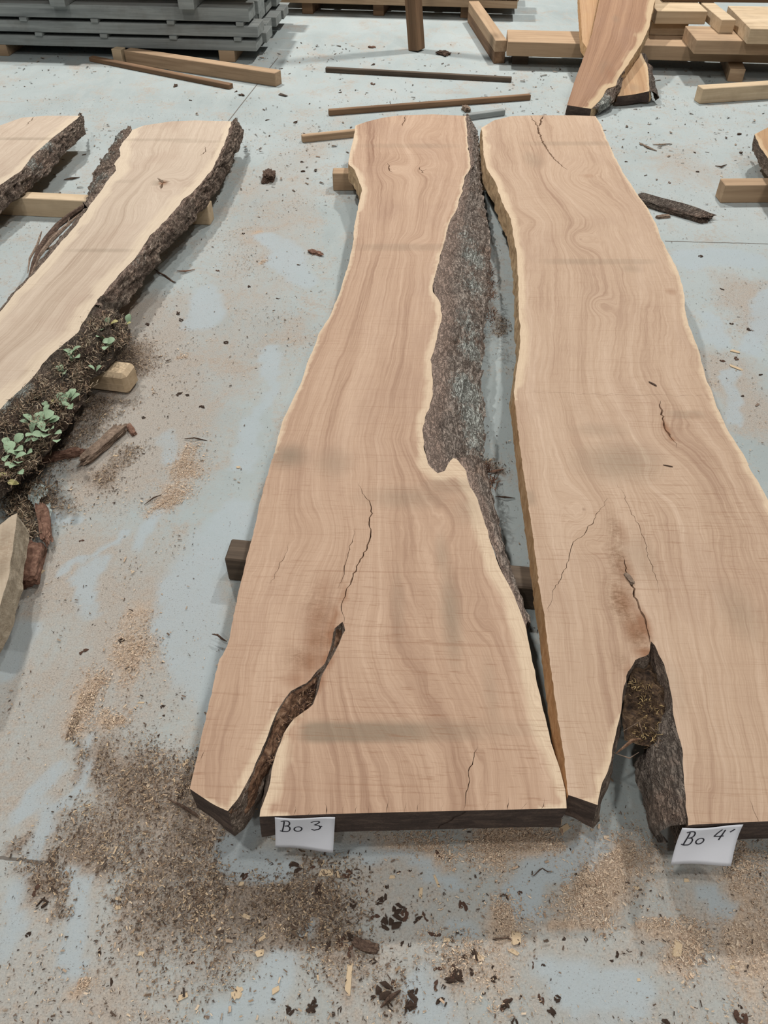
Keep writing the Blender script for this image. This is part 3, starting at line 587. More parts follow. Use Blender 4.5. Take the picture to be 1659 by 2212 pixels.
# ---- pale slab with bark on both sides, and its neighbours
s2 = Frame((0, 0, TOP))
s2_top = [(285, 281), (311, 271), (371, 262), (422, 260), (501, 262)]
s2_right = [(501, 262), (486, 308), (473, 335), (459, 365), (446, 382), (412, 419), (398, 429), (361, 473), (324, 510), (294, 554), (273, 578), (236, 618), (203, 659), (169, 718), (111, 765), (57, 829), (0, 883), (-60, 945), (-140, 1030)]
s2_left = [(-320, 990), (-200, 870), (-60, 730), (0, 672), (34, 632), (81, 584), (105, 557), (128, 527), (145, 510), (169, 480), (189, 449), (216, 416), (236, 385), (251, 368), (246, 355), (260, 336), (257, 321), (285, 281)]
sl2 = make_slab('live_edge_slab', 'pale straight-grained slab with rugged bark on both edges and small green plants', 'wood slab', s2,
    [('end', s2_top), ('bark', s2_right), ('end', [(-140, 1030), (-320, 990)]), ('bark', s2_left)], TH, M['wood2'],
    (s2_left, s2_right), knots=[((350, 393), .07, .10), ((440, 330), .03, .03), ((330, 410), .12, .05), ((280, 440), .1, .04)],
    stains=[((350, 302), .2, .02, .38), ((430, 306), .12, .02, .36), ((215, 541), .12, .018, .42), ((345, 395), .03, .03, .5), ((270, 392), .05, .02, .3)],
    reds=[((352, 395), .025, .03, .9)], cracks=[([(342, 385), (352, 395), (364, 392)], .010, .006), ([(352, 395), (346, 408)], .007, .006), ([(435, 335), (443, 328), (441, 318)], .003, .003)],
    sapw=.05, flare={'bark': .02}, sawn=lambda V: np.full(len(V), .25), group=None)
bark_strip('bark', sl2, s2, [(501, 262, 516, 268), (494, 285, 526, 292), (486, 308, 512, 325), (473, 335, 500, 350), (459, 365, 482, 382), (446, 382, 468, 410), (412, 419, 448, 440), (398, 429, 424, 468), (361, 473, 388, 512), (324, 510, 352, 545), (294, 554, 330, 580), (273, 578, 298, 618), (236, 618, 262, 668), (203, 659, 235, 700)],
    TH, zo=-.85, cols=18, step=.009, bulge=.02, amp=.024, mat='bark2', seed=21, inner=.8, lichen=[((300, 570), .06, .3)])
bark_strip('mossy_bark', sl2, s2, [(215, 640, 262, 680), (203, 659, 284, 712), (169, 718, 270, 752), (140, 742, 232, 792), (111, 765, 196, 825), (85, 797, 178, 872), (57, 829, 142, 925), (28, 856, 105, 975), (0, 883, 60, 1025), (-60, 945, 10, 1070), (-120, 1010, -40, 1120)],
    TH, zo=-.95, cols=26, step=.008, bulge=.03, amp=.026, mat='moss', seed=27, inner=.3, lichen=[((60, 865), .03, .9), ((20, 895), .03, .8), ((95, 800), .02, .8), ((150, 830), .02, .5)], label='dark mossy bark carrying the plants')
bark_strip('bark', sl2, s2, [(285, 281, 285, 284), (270, 300, 255, 296), (257, 321, 236, 335), (260, 336, 222, 352), (246, 355, 206, 376), (251, 368, 198, 394), (236, 385, 194, 412), (216, 416, 200, 436), (189, 449, 184, 455)],
    TH, zo=-.6, cols=18, step=.008, bulge=.018, amp=.022, mat='bark2', seed=31, inner=.4, lichen=[((250, 305), .05, .85), ((225, 350), .06, .5), ((215, 400), .06, .6)])
bark_strip('bark', sl2, s2, [(189, 449, 181, 458), (169, 480, 156, 488), (145, 510, 125, 520), (105, 557, 88, 566), (81, 584, 62, 605), (34, 632, 26, 645), (0, 672, -6, 684)],
    TH, zo=-.6, cols=8, step=.01, bulge=.006, amp=.010, mat='bark2', seed=33, inner=.4)

s1 = Frame((0, 0, TOP))
sl1 = make_slab('live_edge_slab', 'short visible end of pale slab with lichen-flecked bark, beyond the plant-bearing slab', 'wood slab', s1,
    [('end', [(-200, 300), (0, 271), (47, 254), (100, 250), (174, 250)]), ('bark', [(174, 250), (149, 270), (118, 294), (71, 335), (47, 368), (0, 399), (-60, 450), (-250, 600)]), ('saw', [(-250, 600), (-500, 560), (-200, 300)])], TH, M['wood2'],
    ([(-500, 560), (-350, 430), (-200, 300), (-120, 250)], [(-250, 600), (0, 399), (118, 294), (174, 250)]), stains=[((60, 300), .15, .02, .5)], cracks=[([(75, 252), (66, 262), (56, 270)], .004, .006)], sapw=.05, flare={'bark': .02}, sawn=lambda V: np.full(len(V), .25))
bark_strip('bark', sl1, s1, [(174, 250, 177, 254), (162, 260, 181, 281), (149, 270, 170, 301), (118, 294, 140, 328), (71, 335, 102, 378), (47, 368, 56, 412), (0, 399, 20, 440), (-60, 450, -40, 490)],
    TH, zo=-.85, cols=16, step=.009, bulge=.02, amp=.022, mat='bark2', seed=41, inner=.4, lichen=[((95, 330), .05, .8), ((70, 370), .05, .5), ((130, 300), .04, .5)])

s0 = Frame((0, 0, .15))
sl0 = make_slab('weathered_slab', 'pale weathered slab tip with flaking wavy edge beside fallen red-brown bark', 'wood slab', s0,
    [('live', [(35, 1109), (33, 1140), (27, 1177), (25, 1205), (20, 1237), (10, 1275), (0, 1308), (-30, 1380)]), ('end', [(-30, 1380), (-200, 1360), (-210, 1240)]), ('live', [(-210, 1240), (-60, 1170), (0, 1133), (35, 1109)])], .07, M['wood7'],
    ([(-210, 1400), (-200, 1090)], [(20, 1400), (35, 1100)]), sapw=.12, side='greyside', roughs=[((10, 1190), .1, .1, .5)], stains=[((0, 1230), .02, .05, .7), ((10, 1160), .02, .05, .5)], flare={'live': .006})

# right-hand slab on its bearer
s7 = Frame((0, 0, TOP))
sl7 = make_slab('live_edge_slab', 'orange-brown slab corner with curled bark resting above the tan bearer', 'wood slab', s7,
    [('end', [(1630, 290), (1659, 275), (1760, 255)]), ('saw', [(1760, 255), (1900, 420)]), ('end', [(1900, 420), (1720, 430)]), ('bark', [(1720, 430), (1680, 372), (1655, 338), (1640, 315), (1630, 290)])], TH, M['wood6'],
    ([(1630, 250), (1640, 315), (1720, 440)], [(1760, 250), (1900, 430)]), sapw=.02, flare={'bark': -.02})
tube_mesh('bark_curl', [s7.loc(1640, 300, -.05), s7.loc(1632, 305, -.08), s7.loc(1634, 318, -.1), s7.loc(1644, 320, -.08)], .006, 'greybark', sl7)

# leaning slabs on the far stack
fA = Frame(tuple(P(1250, 228, .062)), .31)
slA = make_slab('leaning_slab', 'reddish slab with wavy pale sap edge propped slanting over the timber stack', 'wood slab', fA,
    [('end', [(1277, 235), (1250, 231), (1225, 227)]), ('saw', [(1225, 227), (1243, 170), (1260, 125), (1278, 75), (1296, -5), (1310, -70)]), ('end', [(1310, -70), (1425, -75)]), ('live', [(1425, -75), (1416, -5), (1408, 30), (1402, 60), (1393, 80), (1385, 95), (1372, 115), (1358, 138), (1345, 155), (1334, 172), (1330, 185), (1312, 191), (1306, 198), (1303, 208), (1290, 222), (1277, 235)])], .06, M['wood5'],
    ([(1225, 240), (1260, 125), (1310, -80)], [(1277, 240), (1335, 170), (1385, 95), (1425, -80)]), stains=[((1310, 150), .06, .12, .4), ((1330, 40), .03, .05, .4)], reds=[((1318, 158), .05, .1, .7)], sapw=.045, flare={'live': .01}, sawn=lambda V: np.full(len(V), .2))
bark_strip('bark', slA, fA, [(1345, 155, 1352, 150), (1334, 172, 1342, 178), (1330, 185, 1340, 193), (1312, 191, 1332, 205), (1303, 208, 1322, 222), (1290, 222, 1308, 234), (1277, 235, 1290, 243)], .06, zo=-.7, cols=10, step=.012, bulge=.012, amp=.014, mat='bark2', seed=51, lichen=[((1305, 225), .06, .9)])
fB = Frame(tuple(P(1370, 208, .062)), .26)
slB = make_slab('leaning_slab', 'golden slab with blackened end lying slanted beneath the reddish leaning slab', 'wood slab', fB,
    [('end', [(1402, 197), (1375, 203), (1355, 206), (1334, 208)]), ('saw', [(1334, 208), (1338, 190), (1344, 172), (1334, 156), (1290, 135), (1258, 90), (1252, 0), (1250, -60)]), ('end', [(1250, -60), (1330, -60)]), ('live', [(1330, -60), (1345, 0), (1372, 70), (1385, 115), (1398, 140), (1402, 170), (1402, 197)])], .06, M['wood6'],
    ([(1305, 215), (1258, 90), (1250, -70)], [(1402, 210), (1385, 115), (1330, -70)]), stains=[((1370, 190), .05, .05, .4)], sapw=.02, flare={'live': .03}, sawn=lambda V: np.full(len(V), .2))
bark_strip('bark', slB, fB, [(1385, 115, 1393, 120), (1398, 140, 1408, 150), (1402, 170, 1415, 182), (1402, 197, 1423, 212)], .06, zo=-.7, cols=8, step=.012, bulge=.008, amp=.012, mat='bark4', seed=53)

# ------------------------------------------------------------------ squared timber
FOOT = []
def beam(name, label, cat, a, b, wd, h, mat, z0=0., group=None, back=1, bev=.003, tilt=0., warp=.0005):
    """box whose front bottom edge runs from world point a to b; its width goes away from the camera"""
    a, b = Vector(a), Vector(b); d = (b - a); Ln = d.length; d.normalize(); pr = Vector((-d.y, d.x, 0)).normalized()*back
    bm = bmesh.new(); bmesh.ops.create_cube(bm, size=1)
    for v in bm.verts: v.co = Vector(((v.co.x + .5)*Ln, (v.co.y + .5)*wd, (v.co.z + .5)*h)) + Vector([random.uniform(-warp, warp) for _ in range(3)])
    bmesh.ops.bevel(bm, geom=bm.edges[:], offset=bev, segments=1, affect='EDGES')
    me = bpy.data.meshes.new(name); bm.to_mesh(me); bm.free(); me.materials.append(M[mat])
    o = link(bpy.data.objects.new(name, me))
    up = pr.cross(d)*-1 if back < 0 else d.cross(pr)
    up = Vector((0, 0, 1)) if abs(d.z) < 1e-4 else up
    R = Matrix((d, pr, up)).transposed().to_4x4()
    o.matrix_world = Matrix.Translation(a) @ R
    if back < 0: me.flip_normals()
    if a.z < .01:
        e = .022; dd = Vector((d.x, d.y, 0)); dd = dd.normalized() if dd.length > .5 else Vector((1, 0, 0)); L_ = Ln if abs(d.z) < .5 else .12
        FOOT.append(np.array([tuple((a + dd*x + pr*y).xy) for x, y in ((-e, -e), (L_+e, -e), (L_+e, wd+e), (-e, wd+e))]))
    return tag(o, label, cat, group)
Bh = .085
# bearers under the slabs
beam('bearer', 'dark weathered bearer under the feet of slabs Bo 3 and Bo 4', 'bearer', P(484, 1207, Bh) - Vector((0, 0, Bh)), P(1290, 1284, Bh) - Vector((0, 0, Bh)), .072, Bh, 'darkt', bev=.004)
beam('bearer', 'brown bearer under the far ends of slabs Bo 3 and Bo 4', 'bearer', P(718, 374, Bh) - Vector((0, 0, Bh)), P(1290, 374, Bh) - Vector((0, 0, Bh)), .07, Bh, 'oak', bev=.004)
beam('bearer', 'long pale bearer crossing under the pale bark-edged slab and its neighbour', 'bearer', P(-150, 418, Bh) - Vector((0, 0, Bh)), P(448, 447, Bh) - Vector((0, 0, Bh)), .07, Bh, 'pine')
beam('bearer', 'chamfered pale bearer sticking out under the mossy bark', 'bearer', P(-150, 760, Bh-.004) - Vector((0, 0, Bh-.004)), P(268, 812, Bh-.004) - Vector((0, 0, Bh-.004)), .085, Bh-.004, 'pine', bev=.013)
beam('bearer', 'tan bearer with a slanted cut end under the orange-brown slab corner', 'bearer', P(1556, 439), P(1790, 437), .08, Bh, 'oak')
# loose timber on the far floor
beam('squared_timber', 'long tan squared timber lying before the grey board stack', 'timber', P(273, 137), P(596, 188), .075, .080, 'oak')
beam('timber_block', 'short pale timber block touching the long tan squared timber', 'timber', P(246, 135), P(266, 137), .065, .082, 'pine')
beam('batten', 'brown batten lying along the long tan squared timber', 'batten', P(193, 133), P(495, 194), .045, .028, 'brownt')
beam('batten', 'dark thin batten lying beyond the other loose battens', 'batten', P(703, 157), P(1104, 179), .03, .03, 'darkt')
beam('batten', 'long brown batten with one dark end lying beyond slab Bo 3', 'batten', P(711, 251), P(1146, 217), .03, .032, 'brownt')
beam('batten', 'brown batten poking out from under the far left corner of slab Bo 3', 'batten', P(654, 309), P(900, 283), .034, .036, 'oak')
beam('batten', 'short greyed batten lying behind the gap between slabs Bo 3 and Bo 4', 'batten', P(1004, 262), P(1091, 250), .034, .032, 'grey')
beam('squared_timber', 'cracked pale squared timber lying in front of the timber stack', 'timber', P(1511, 225), P(1760, 208), .075, .085, 'pine')
# leaning post
beam('post', 'brown squared post standing tilted on the floor behind the slabs', 'post', P(897, 104), P(897, 104) + Vector((-.16, .12, 1.5)), .0875, .0875, 'brownt', bev=.004)

# ---- right-hand timber stack
pr0, pr1 = P(1094, 121, .075), P(1780, 140, .075)
G7 = 'timber stack beyond the slabs'
beam('wide_plank', 'long wide plank at the bottom of the right-hand timber stack', 'plank', pr0, pr1, .30, .085, 'oak')
beam('stack_bearer', 'square bearer end poking out under the right-hand timber stack', 'bearer', P(1570, 176), P(1603, 178), 1.1, .0745, 'oak')
beam('stack_bearer', 'dark bearer under the left end of the right-hand timber stack', 'bearer', P(1106, 139), P(1140, 140), .28, .0745, 'darkt')
d0 = P(1066, 138); d1 = d0.lerp(P(1006, 42), .93)
beam('cross_timber', 'dark lower timber of the pair running away beside the timber stack', 'timber', d0, d1, .075, .07, 'brownt', back=-1)
beam('cross_timber', 'pale upper timber of the pair running away beside the timber stack', 'timber', d0 + Vector((0, 0, .07)), d1 + Vector((0, 0, .07)), .08, .07, 'oak', back=-1)
def seg(name, label, x0, y0, x1, y1, z, wd, h, mat): beam(name, label, 'plank', P(x0, y0, z), P(x1, y1, z), wd, h, mat, group=G7)
seg('thick_plank', 'golden plank on the front of the right-hand timber stack', 1498, 117, 1790, 122, .1605, .34, .078, 'oak')
seg('thick_plank', 'pale plank behind the golden front plank, second tier of the stack', 1402, 76, 1482, 77, .1605, .55, .078, 'pine')
seg('thick_plank', 'pale plank with end stepped back, top tier of the stack', 1414, 52, 1522, 53, .239, .6, .075, 'pine')
q0, q1 = P(1552, 72, .239), P(1612, 95, .239)
beam('thick_plank', 'pale plank in the middle step of the stack', 'plank', q0, Vector((q1.x - .006, q0.y, .239)), .5, .075, 'pine', group=G7)
seg('thick_plank', 'pale plank reaching furthest forward in the top tier', 1612, 95, 1800, 99, .239, .58, .082, 'pine')
beam('far_timber', 'dark timber lying along the back of the right-hand timber stack', 'timber', P(1432, 4, .3138), P(1800, 8, .3138), .2, .09, 'brownt')

# ---- middle stack on feet, only its lower edge in view
for i, (x0, y0, x1) in enumerate(((653, 30, 676), (806, 34, 829), (994, 39, 1012))):
    beam('bearer', 'brown bearer block under the low stack of boards behind the post', 'bearer', P(x0, y0), P(x1, y0 + 1), .9, .085, 'brownt', group='feet of the low board stack')
m0, m1 = P(596, 5, .086), P(1122, 19, .086)
lead = Vector((0, 0, 0))
md = (m1 - m0).normalized(); mp = Vector((-md.y, md.x, 0))
for k in range(3):
    for j in range(2 if k else 4):
        zz = Vector((0, 0, k*.062)); e = random.uniform(-.04, .02)
        beam('stacked_board', ('brown board', 'tan board', 'brown board')[k] + ' in the low stack behind the post, ' + ('bottom', 'second', 'third')[k] + ' layer, ' + ('front', 'second', 'third', 'fourth')[j] + ' row', 'board', m0 + zz + mp*(.24*j), m1 + zz + mp*(.24*j) + md*e, .22, .05, ('oak', 'brownt', 'oak')[k], group='boards of the low stack, layer %s' % ('one', 'two', 'three')[k])
    if k < 2:
        for t in (.2, .62, .9):
            q = m0.lerp(m1, t) + Vector((0, 0, k*.062 + .05))
            beam('sticker', 'thin sticker between boards of the low stack behind the post', 'sticker', q, q + md*.035, .45, .012, 'brownt', group='stickers of the low stack', bev=.001)

# ---- grey board stack
g0, g1 = P(-260, 90, .070), P(555, 111, .070)
gd = (g1 - g0).normalized(); gp_ = Vector((-gd.y, gd.x, 0))
layers = [(.085, .060, 'bottom'), (.167, .066, 'second'), (.255, .078, 'third'), (.440, .055, 'fourth'), (.515, .055, 'top')]
for li, (z, h, nm) in enumerate(layers):
    for j in range(5):
        e = random.uniform(-.07, .05) if j else (0, .02, -.03, .04, .02)[li]
        if j == 0: e += .0
        beam('stacked_board', ('grey weathered board' if li < 3 else 'tan-grey board') + ' in the stickered stack, %s layer, %s row' % (nm, ('front', 'second', 'third', 'fourth', 'rearmost')[j]), 'board', g0 + Vector((0, 0, z - .085)) + gp_*(.215*j), g1 + Vector((0, 0, z - .085)) + gp_*(.215*j) + gd*e, .2, h, 'grey' if li < 3 else 'oak', group='boards of the grey stack, %s layer' % nm)
gl_ = (g1 - g0).length
for li, z, h, ts in ((0, .145, .022, (.43, .60, .78, .945)), (1, .233, .022, (.40, .585, .78, .955)), (3, .495, .020, (.5, .8))):
    for t in ts:
        q = g0 + gd*(gl_*t) + Vector((0, 0, z - .085)) - gp_*.012
        beam('sticker', 'small grey sticker showing between layers of the grey board stack', 'sticker', q, q + gd*.05, 1.06, h, 'grey', group='stickers of the grey stack', bev=.001)
for t in (.5, .823):
    q = g0 + gd*(gl_*t) + Vector((0, 0, .333 - .085)) - gp_*.07
    beam('spacer_block', 'square grey spacer beam jutting from the grey board stack', 'spacer', q, q + gd*.105, 1.1, .107, 'grey', group='spacer beams of the grey stack', bev=.004)
for t, lb in ((.30, 'middle'), (.90, 'outer end')):
    q = g0 + gd*(gl_*t); q.z = 0
    beam('bearer', 'pale bearer block under the %s of the grey board stack' % lb, 'bearer', q, q + gd*.11, 1.0, .0698, 'oak', group='feet of the grey stack')

# ------------------------------------------------------------------ paper notes
def paper(name, label, tl, tr, br, bl, zt, zb, strokes):
    TL, TR = P(*tl, zt), P(*tr, zt); BR, BL = P(*br, zb), P(*bl, zb)
    out = Vector((0, -1, 0))
    def pos(u, v):
        a = TL.lerp(TR, u); b = BL.lerp(BR, u)
        return a.lerp(b, v) + out*(.003 + .006*v*v - .010*math.sin(math.pi*v)*.4 + .002*math.sin(u*5+v*3))
    N = 12; V = [pos(i/N, j/N) for j in range(N+1) for i in range(N+1)]
    Fc = [(j*(N+1)+i, (j+1)*(N+1)+i, (j+1)*(N+1)+i+1, j*(N+1)+i+1) for j in range(N) for i in range(N)]
    o = mesh(name, V, Fc, M['paper'], smooth=True); tag(o, label, 'paper note')
    md_ = o.modifiers.new('thickness', 'SOLIDIFY'); md_.thickness = .0003; md_.offset = 0
    wdt = (TR - TL).length; hgt = (BL - TL).length
    for st in strokes:
        q = resample(np.array(st)*np.array([wdt, hgt]), .0012)/np.array([wdt, hgt]); V, Fc = [], []
        for i, (u, v) in enumerate(q):
            a = q[max(0, i-1)]; b = q[min(len(q)-1, i+1)]; t = np.array([(b[0]-a[0])*wdt, (b[1]-a[1])*hgt]); t = t/(np.linalg.norm(t)+1e-9); nn = np.array([-t[1]/wdt, t[0]/hgt])*.0013
            V += [pos(u+nn[0], v+nn[1]) + out*.0009 + Vector((0, 0, .0004)), pos(u-nn[0], v-nn[1]) + out*.0009 + Vector((0, 0, .0004))]
        mesh('handwriting', V, [(2*i, 2*i+1, 2*i+3, 2*i+2) for i in range(len(q)-1)], M['ink'], o)
    return o
def arc(cx, cy, rx, ry, a0, a1, n=14): return [(cx + rx*math.cos(math.radians(a0 + (a1-a0)*i/n)), cy + ry*math.sin(math.radians(a0 + (a1-a0)*i/n))) for i in range(n+1)]
Bs = [[(.155, .13), (.145, .30), (.12, .50)], [(.10, .14), (.16, .10)] + arc(.20, .20, .045, .10, -90, 90, 10) + [(.16, .31)] + arc(.195, .41, .055, .105, -80, 100, 12) + [(.13, .51), (.08, .48)]]
os_ = [arc(.385, .435, .065, .085, -60, 310, 20)]
three = [[(.60, .20), (.66, .16), (.73, .16), (.745, .20), (.70, .27), (.66, .30), (.74, .33), (.765, .39), (.73, .45), (.66, .48), (.61, .46)], [(.755, .36), (.79, .34)]]
four = [[(.69, .12), (.64, .22), (.60, .33), (.68, .34), (.76, .33)], [(.745, .14), (.73, .28), (.70, .44)], [(.84, .22), (.90, .13)]]
paper('paper_note', 'flat white paper note reading Bo 3 fixed to the forked slab', (594, 1762), (724, 1764), (720, 1830), (596, 1820), .163, .047, Bs + os_ + three)
paper('paper_note', 'curling white paper note reading Bo 4 beside the grey bark plate', (1473, 1785), (1605, 1780), (1575, 1858), (1446, 1857), .163, .060, Bs + os_ + four)

# ------------------------------------------------------------------ plants on the mossy bark
def leaf_mesh(name, mat):
    V, Fc = [], []; n = 7
    for i in range(n+1):
        t = i/n; wd = .33*math.sin(math.pi*min(1, t*.92 + .03))**.8*(.75 + .5*t) if 0 < t < 1 else .02
        zz = .22*math.sin(t*1.9) - .12*t*t
        V += [(-wd, t, zz + wd*.25), (0, t, zz), (wd, t, zz + wd*.25)]
    for i in range(n): 
        for k in (0, 1): Fc.append((3*i+k, 3*i+k+1, 3*i+k+4, 3*i+k+3))
    m = bpy.data.meshes.new(name); m.from_pydata(V, [], Fc); m.materials.append(M[mat]); m.polygons.foreach_set('use_smooth', np.ones(len(m.polygons), bool)); return m
LEAF, DRY = leaf_mesh('leaf', 'leaf'), leaf_mesh('leaf', 'dryleaf')
def plant(label, leaves, z):
    cx = sum(l[0] for l in leaves)/len(leaves); cy = sum(l[1] for l in leaves)/len(leaves)
    c = P(cx, cy, z - .012); root = empty('leafy_plant', c); tag(root, label, 'plant')
    for (x, y, size, ang, dry) in leaves:
        p = P(x, y, z + .034 + random.uniform(.0, .014)); o = bpy.data.objects.new('leaf', DRY if dry else LEAF); link(o, root)
        th = math.radians(ang) - math.pi/2
        s = 1.25*size*(p - CO).length/F_PX
        R = Matrix.Rotation(th, 3, 'Z') @ Matrix.Rotation(math.radians(random.uniform(5, 40)), 3, 'X') @ Matrix.Rotation(math.radians(random.uniform(-25, 25)), 3, 'Y')
        o.location = p - c - (R @ Vector((0, s*.5, s*.1))); o.rotation_euler = R.to_euler(); o.scale = (s, s, s)
        st = tube_mesh('stem', [(0, 0, -.012), (o.location + Vector((0, 0, .0)))*.5 + Vector((0, 0, -.004)), o.location], .0012, 'greybark', root, 4)
def lv(lst): return [(x, y, s, a, d) for x, y, s, a, d in lst]
Z4 = lambda x, y, s, a, d=0: (x/2.9625, 650 + y/2.9625, s/2.9625, a, d)
plant('largest leafy green plant growing on the mossy bark of the pale slab', [Z4(215, 805, 70, 60), Z4(255, 745, 75, 100), Z4(300, 735, 75, 40), Z4(320, 770, 80, 10), Z4(345, 760, 55, 30), Z4(180, 750, 60, 150), Z4(200, 860, 60, 240), Z4(245, 855, 55, 200), Z4(290, 830, 60, 300), Z4(305, 860, 70, 260), Z4(330, 820, 50, 330), Z4(365, 895, 55, 290), Z4(370, 845, 50, 340), Z4(300, 690, 50, 80), Z4(225, 885, 45, 270), Z4(155, 775, 45, 170), Z4(265, 800, 60, 120)], .13)
plant('trailing green plant below the largest plant, at the edge of the mossy bark', [Z4(60, 935, 75, 90), Z4(120, 880, 60, 60), Z4(165, 910, 70, 0), Z4(120, 950, 65, 330), Z4(180, 980, 75, 340), Z4(50, 1000, 70, 270), Z4(115, 1035, 65, 300), Z4(135, 1095, 50, 310), Z4(95, 1060, 60, 250), Z4(70, 1050, 60, 230), Z4(130, 990, 55, 20), Z4(85, 975, 55, 180), Z4(40, 900, 50, 120), Z4(35, 790, 45, 100, 1)], .12)
plant('round-leaved green plant on the mossy bark beside the chamfered bearer', [Z4(395, 620, 60, 140), Z4(430, 610, 60, 80), Z4(462, 590, 55, 70), Z4(480, 618, 60, 20), Z4(420, 665, 60, 200), Z4(455, 675, 55, 300), Z4(365, 645, 60, 220, 1), Z4(240, 620, 50, 270)], .12)
plant('three-leaved green plant on the mossy bark near the pale wood edge', [Z4(480, 320, 70, 20), Z4(435, 325, 55, 150), Z4(480, 370, 80, 330), Z4(455, 340, 50, 100)], .135)
plant('small green seedling on the mossy bark between two leafier plants', [Z4(385, 435, 55, 110), Z4(410, 460, 45, 300), Z4(395, 450, 40, 200), Z4(290, 660, 40, 140), Z4(585, 425, 35, 160), Z4(630, 432, 40, 20)], .125)
plant('sparse green plant at the upper end of the mossy bark', [Z4(690, 135, 50, 80), Z4(728, 140, 45, 10, 1), Z4(645, 190, 60, 300), Z4(640, 235, 50, 250), Z4(690, 260, 50, 200), Z4(710, 255, 45, 60), Z4(675, 300, 45, 270), Z4(825, 115, 50, 90), Z4(820, 148, 35, 0, 1), Z4(700, 285, 40, 330)], .12)
plant('dry curled leaf pair beside the weathered slab tip', [Z4(30, 1120, 70, 210, 1), Z4(85, 1165, 50, 200, 1)], .10)

# tufts of moss fibre on the mossy bark: one uncountable part
def fibres(name, parent, spots, n, size, cols, zr, wd=.0009):
    V, Fc, Cc = [], [], []
    for i in range(n):
        x, y, r = random.choice(spots); px = x + random.gauss(0, r*.55); py = y + random.gauss(0, r*.55)
        p = P(px, py, random.uniform(*zr)); L = size*random.uniform(.4, 1.3); th = random.uniform(0, 6.283); ph = random.uniform(-.3, .9)
        d = Vector((math.cos(th)*math.cos(ph), math.sin(th)*math.cos(ph), math.sin(ph)))*L; s = d.cross(Vector((.2, .1, 1))).normalized()*wd*random.uniform(.6, 1.6)
        m = p + d*.5 + Vector((random.uniform(-1, 1), random.uniform(-1, 1), random.uniform(0, 1)))*L*.22; b = len(V)
        V += [p - s, p + s, m + s, m - s, p + d]; Fc += [(b, b+1, b+2, b+3), (b+3, b+2, b+4)]
        c = random.choice(cols); k = random.uniform(.75, 1.2); Cc += [(c[0]*k, c[1]*k, c[2]*k, 1)]*5
    o = mesh(name, V, Fc, M['flake'], parent)
    a = o.data.color_attributes.new('col', 'FLOAT_COLOR', 'POINT'); a.data.foreach_set('color', np.array(Cc, np.float32).ravel())
    return o
DKC = [lin(58, 46, 38), lin(84, 68, 56), lin(112, 92, 74), lin(70, 62, 46), lin(140, 118, 96), lin(172, 154, 132), lin(150, 136, 116)]
sp_m = [(245, 700, 26), (262, 730, 18), (220, 735, 26), (190, 775, 26), (150, 790, 26), (165, 830, 28), (120, 835, 28), (95, 870, 30), (130, 890, 26), (60, 900, 30), (40, 940, 34), (20, 980, 30), (90, 950, 26), (60, 1000, 22), (15, 1020, 26)]
f = fibres('moss_fibres', None, sp_m, 5200, .02, DKC, (.10, .155)); tag(f, 'tangle of dark moss and root fibres covering the mossy bark', 'moss', kind='stuff')
f = fibres('moss_fibres', None, [(225, 690, 16), (200, 705, 16), (185, 740, 18), (150, 765, 18), (125, 795, 18), (95, 830, 20), (70, 855, 18), (40, 885, 20), (10, 915, 20), (120, 860, 20), (165, 800, 20), (80, 900, 22)], 3000, .016, DKC, (.150, .182)); tag(f, 'short dark moss and dust strands along the wood side of the mossy bark', 'moss', kind='stuff')
f = fibres('moss_litter', None, [(30, 1080, 32), (50, 1110, 28), (80, 1060, 22), (60, 1150, 18), (20, 1050, 20)], 1600, .022, DKC, (.0, .05)); tag(f, 'heap of dark moss litter fallen beside the weathered slab tip', 'moss', kind='stuff')
f = fibres('bark_fibres', None, [(1060, 590, 10), (1062, 640, 11), (1060, 685, 14), (1062, 615, 9), (1052, 1015, 12), (1062, 1040, 10), (1050, 1085, 8), (1050, 300, 6)], 650, .024, [lin(66, 46, 36), lin(104, 76, 58), lin(48, 34, 28)], (.06, .12)); tag(f, 'shaggy brown fibres hanging off the lichen-covered bark', 'fibre', kind='stuff')
f = fibres('rot_fibres', None, [(1395, 1500, 20), (1400, 1540, 24), (1390, 1580, 20), (1420, 1590, 18), (1375, 1480, 12)], 700, .012, [lin(96, 76, 52), lin(150, 128, 90), lin(60, 44, 32), lin(44, 32, 25)], (.12, .15), .0007); tag(f, 'rotten fibre litter in the hollow of slab Bo 4', 'fibre', kind='stuff')
f = fibres('slot_fibres', None, [(668, 1492, 14), (650, 1520, 16), (625, 1555, 14), (605, 1600, 10), (585, 1640, 10)], 420, .012, [lin(96, 72, 56), lin(140, 112, 90), lin(60, 42, 34)], (.135, .155), .0007); tag(f, 'rotten bark fibres in the fork of slab Bo 3', 'fibre', kind='stuff')

# loose curled bark strip left of the pale slab
root = empty('bark_strip', P(110, 560, 0)); tag(root, 'loose strip of curled stringy bark hanging off the pale slab', 'bark')
for i, q in enumerate(([(62, 604), (72, 570), (84, 545), (100, 518), (125, 488), (150, 466), (178, 448), (196, 430)], [(66, 598), (82, 556), (110, 520), (140, 492), (172, 462)], [(60, 590), (64, 560), (80, 530), (86, 512), (90, 500)], [(96, 520), (118, 505), (146, 486), (150, 470)], [(88, 545), (120, 530), (150, 500)], [(142, 478), (146, 466), (150, 462)])):
    pts = [P(x, y, .10 + .01*math.sin(k*1.3 + i)) - root.location for k, (x, y) in enumerate(q)]
    tube_mesh('bark_fibre', pts, (.013, .009, .005, .004, .005, .003)[i], 'greybark' if i else 'crumb', root, 6, .5)

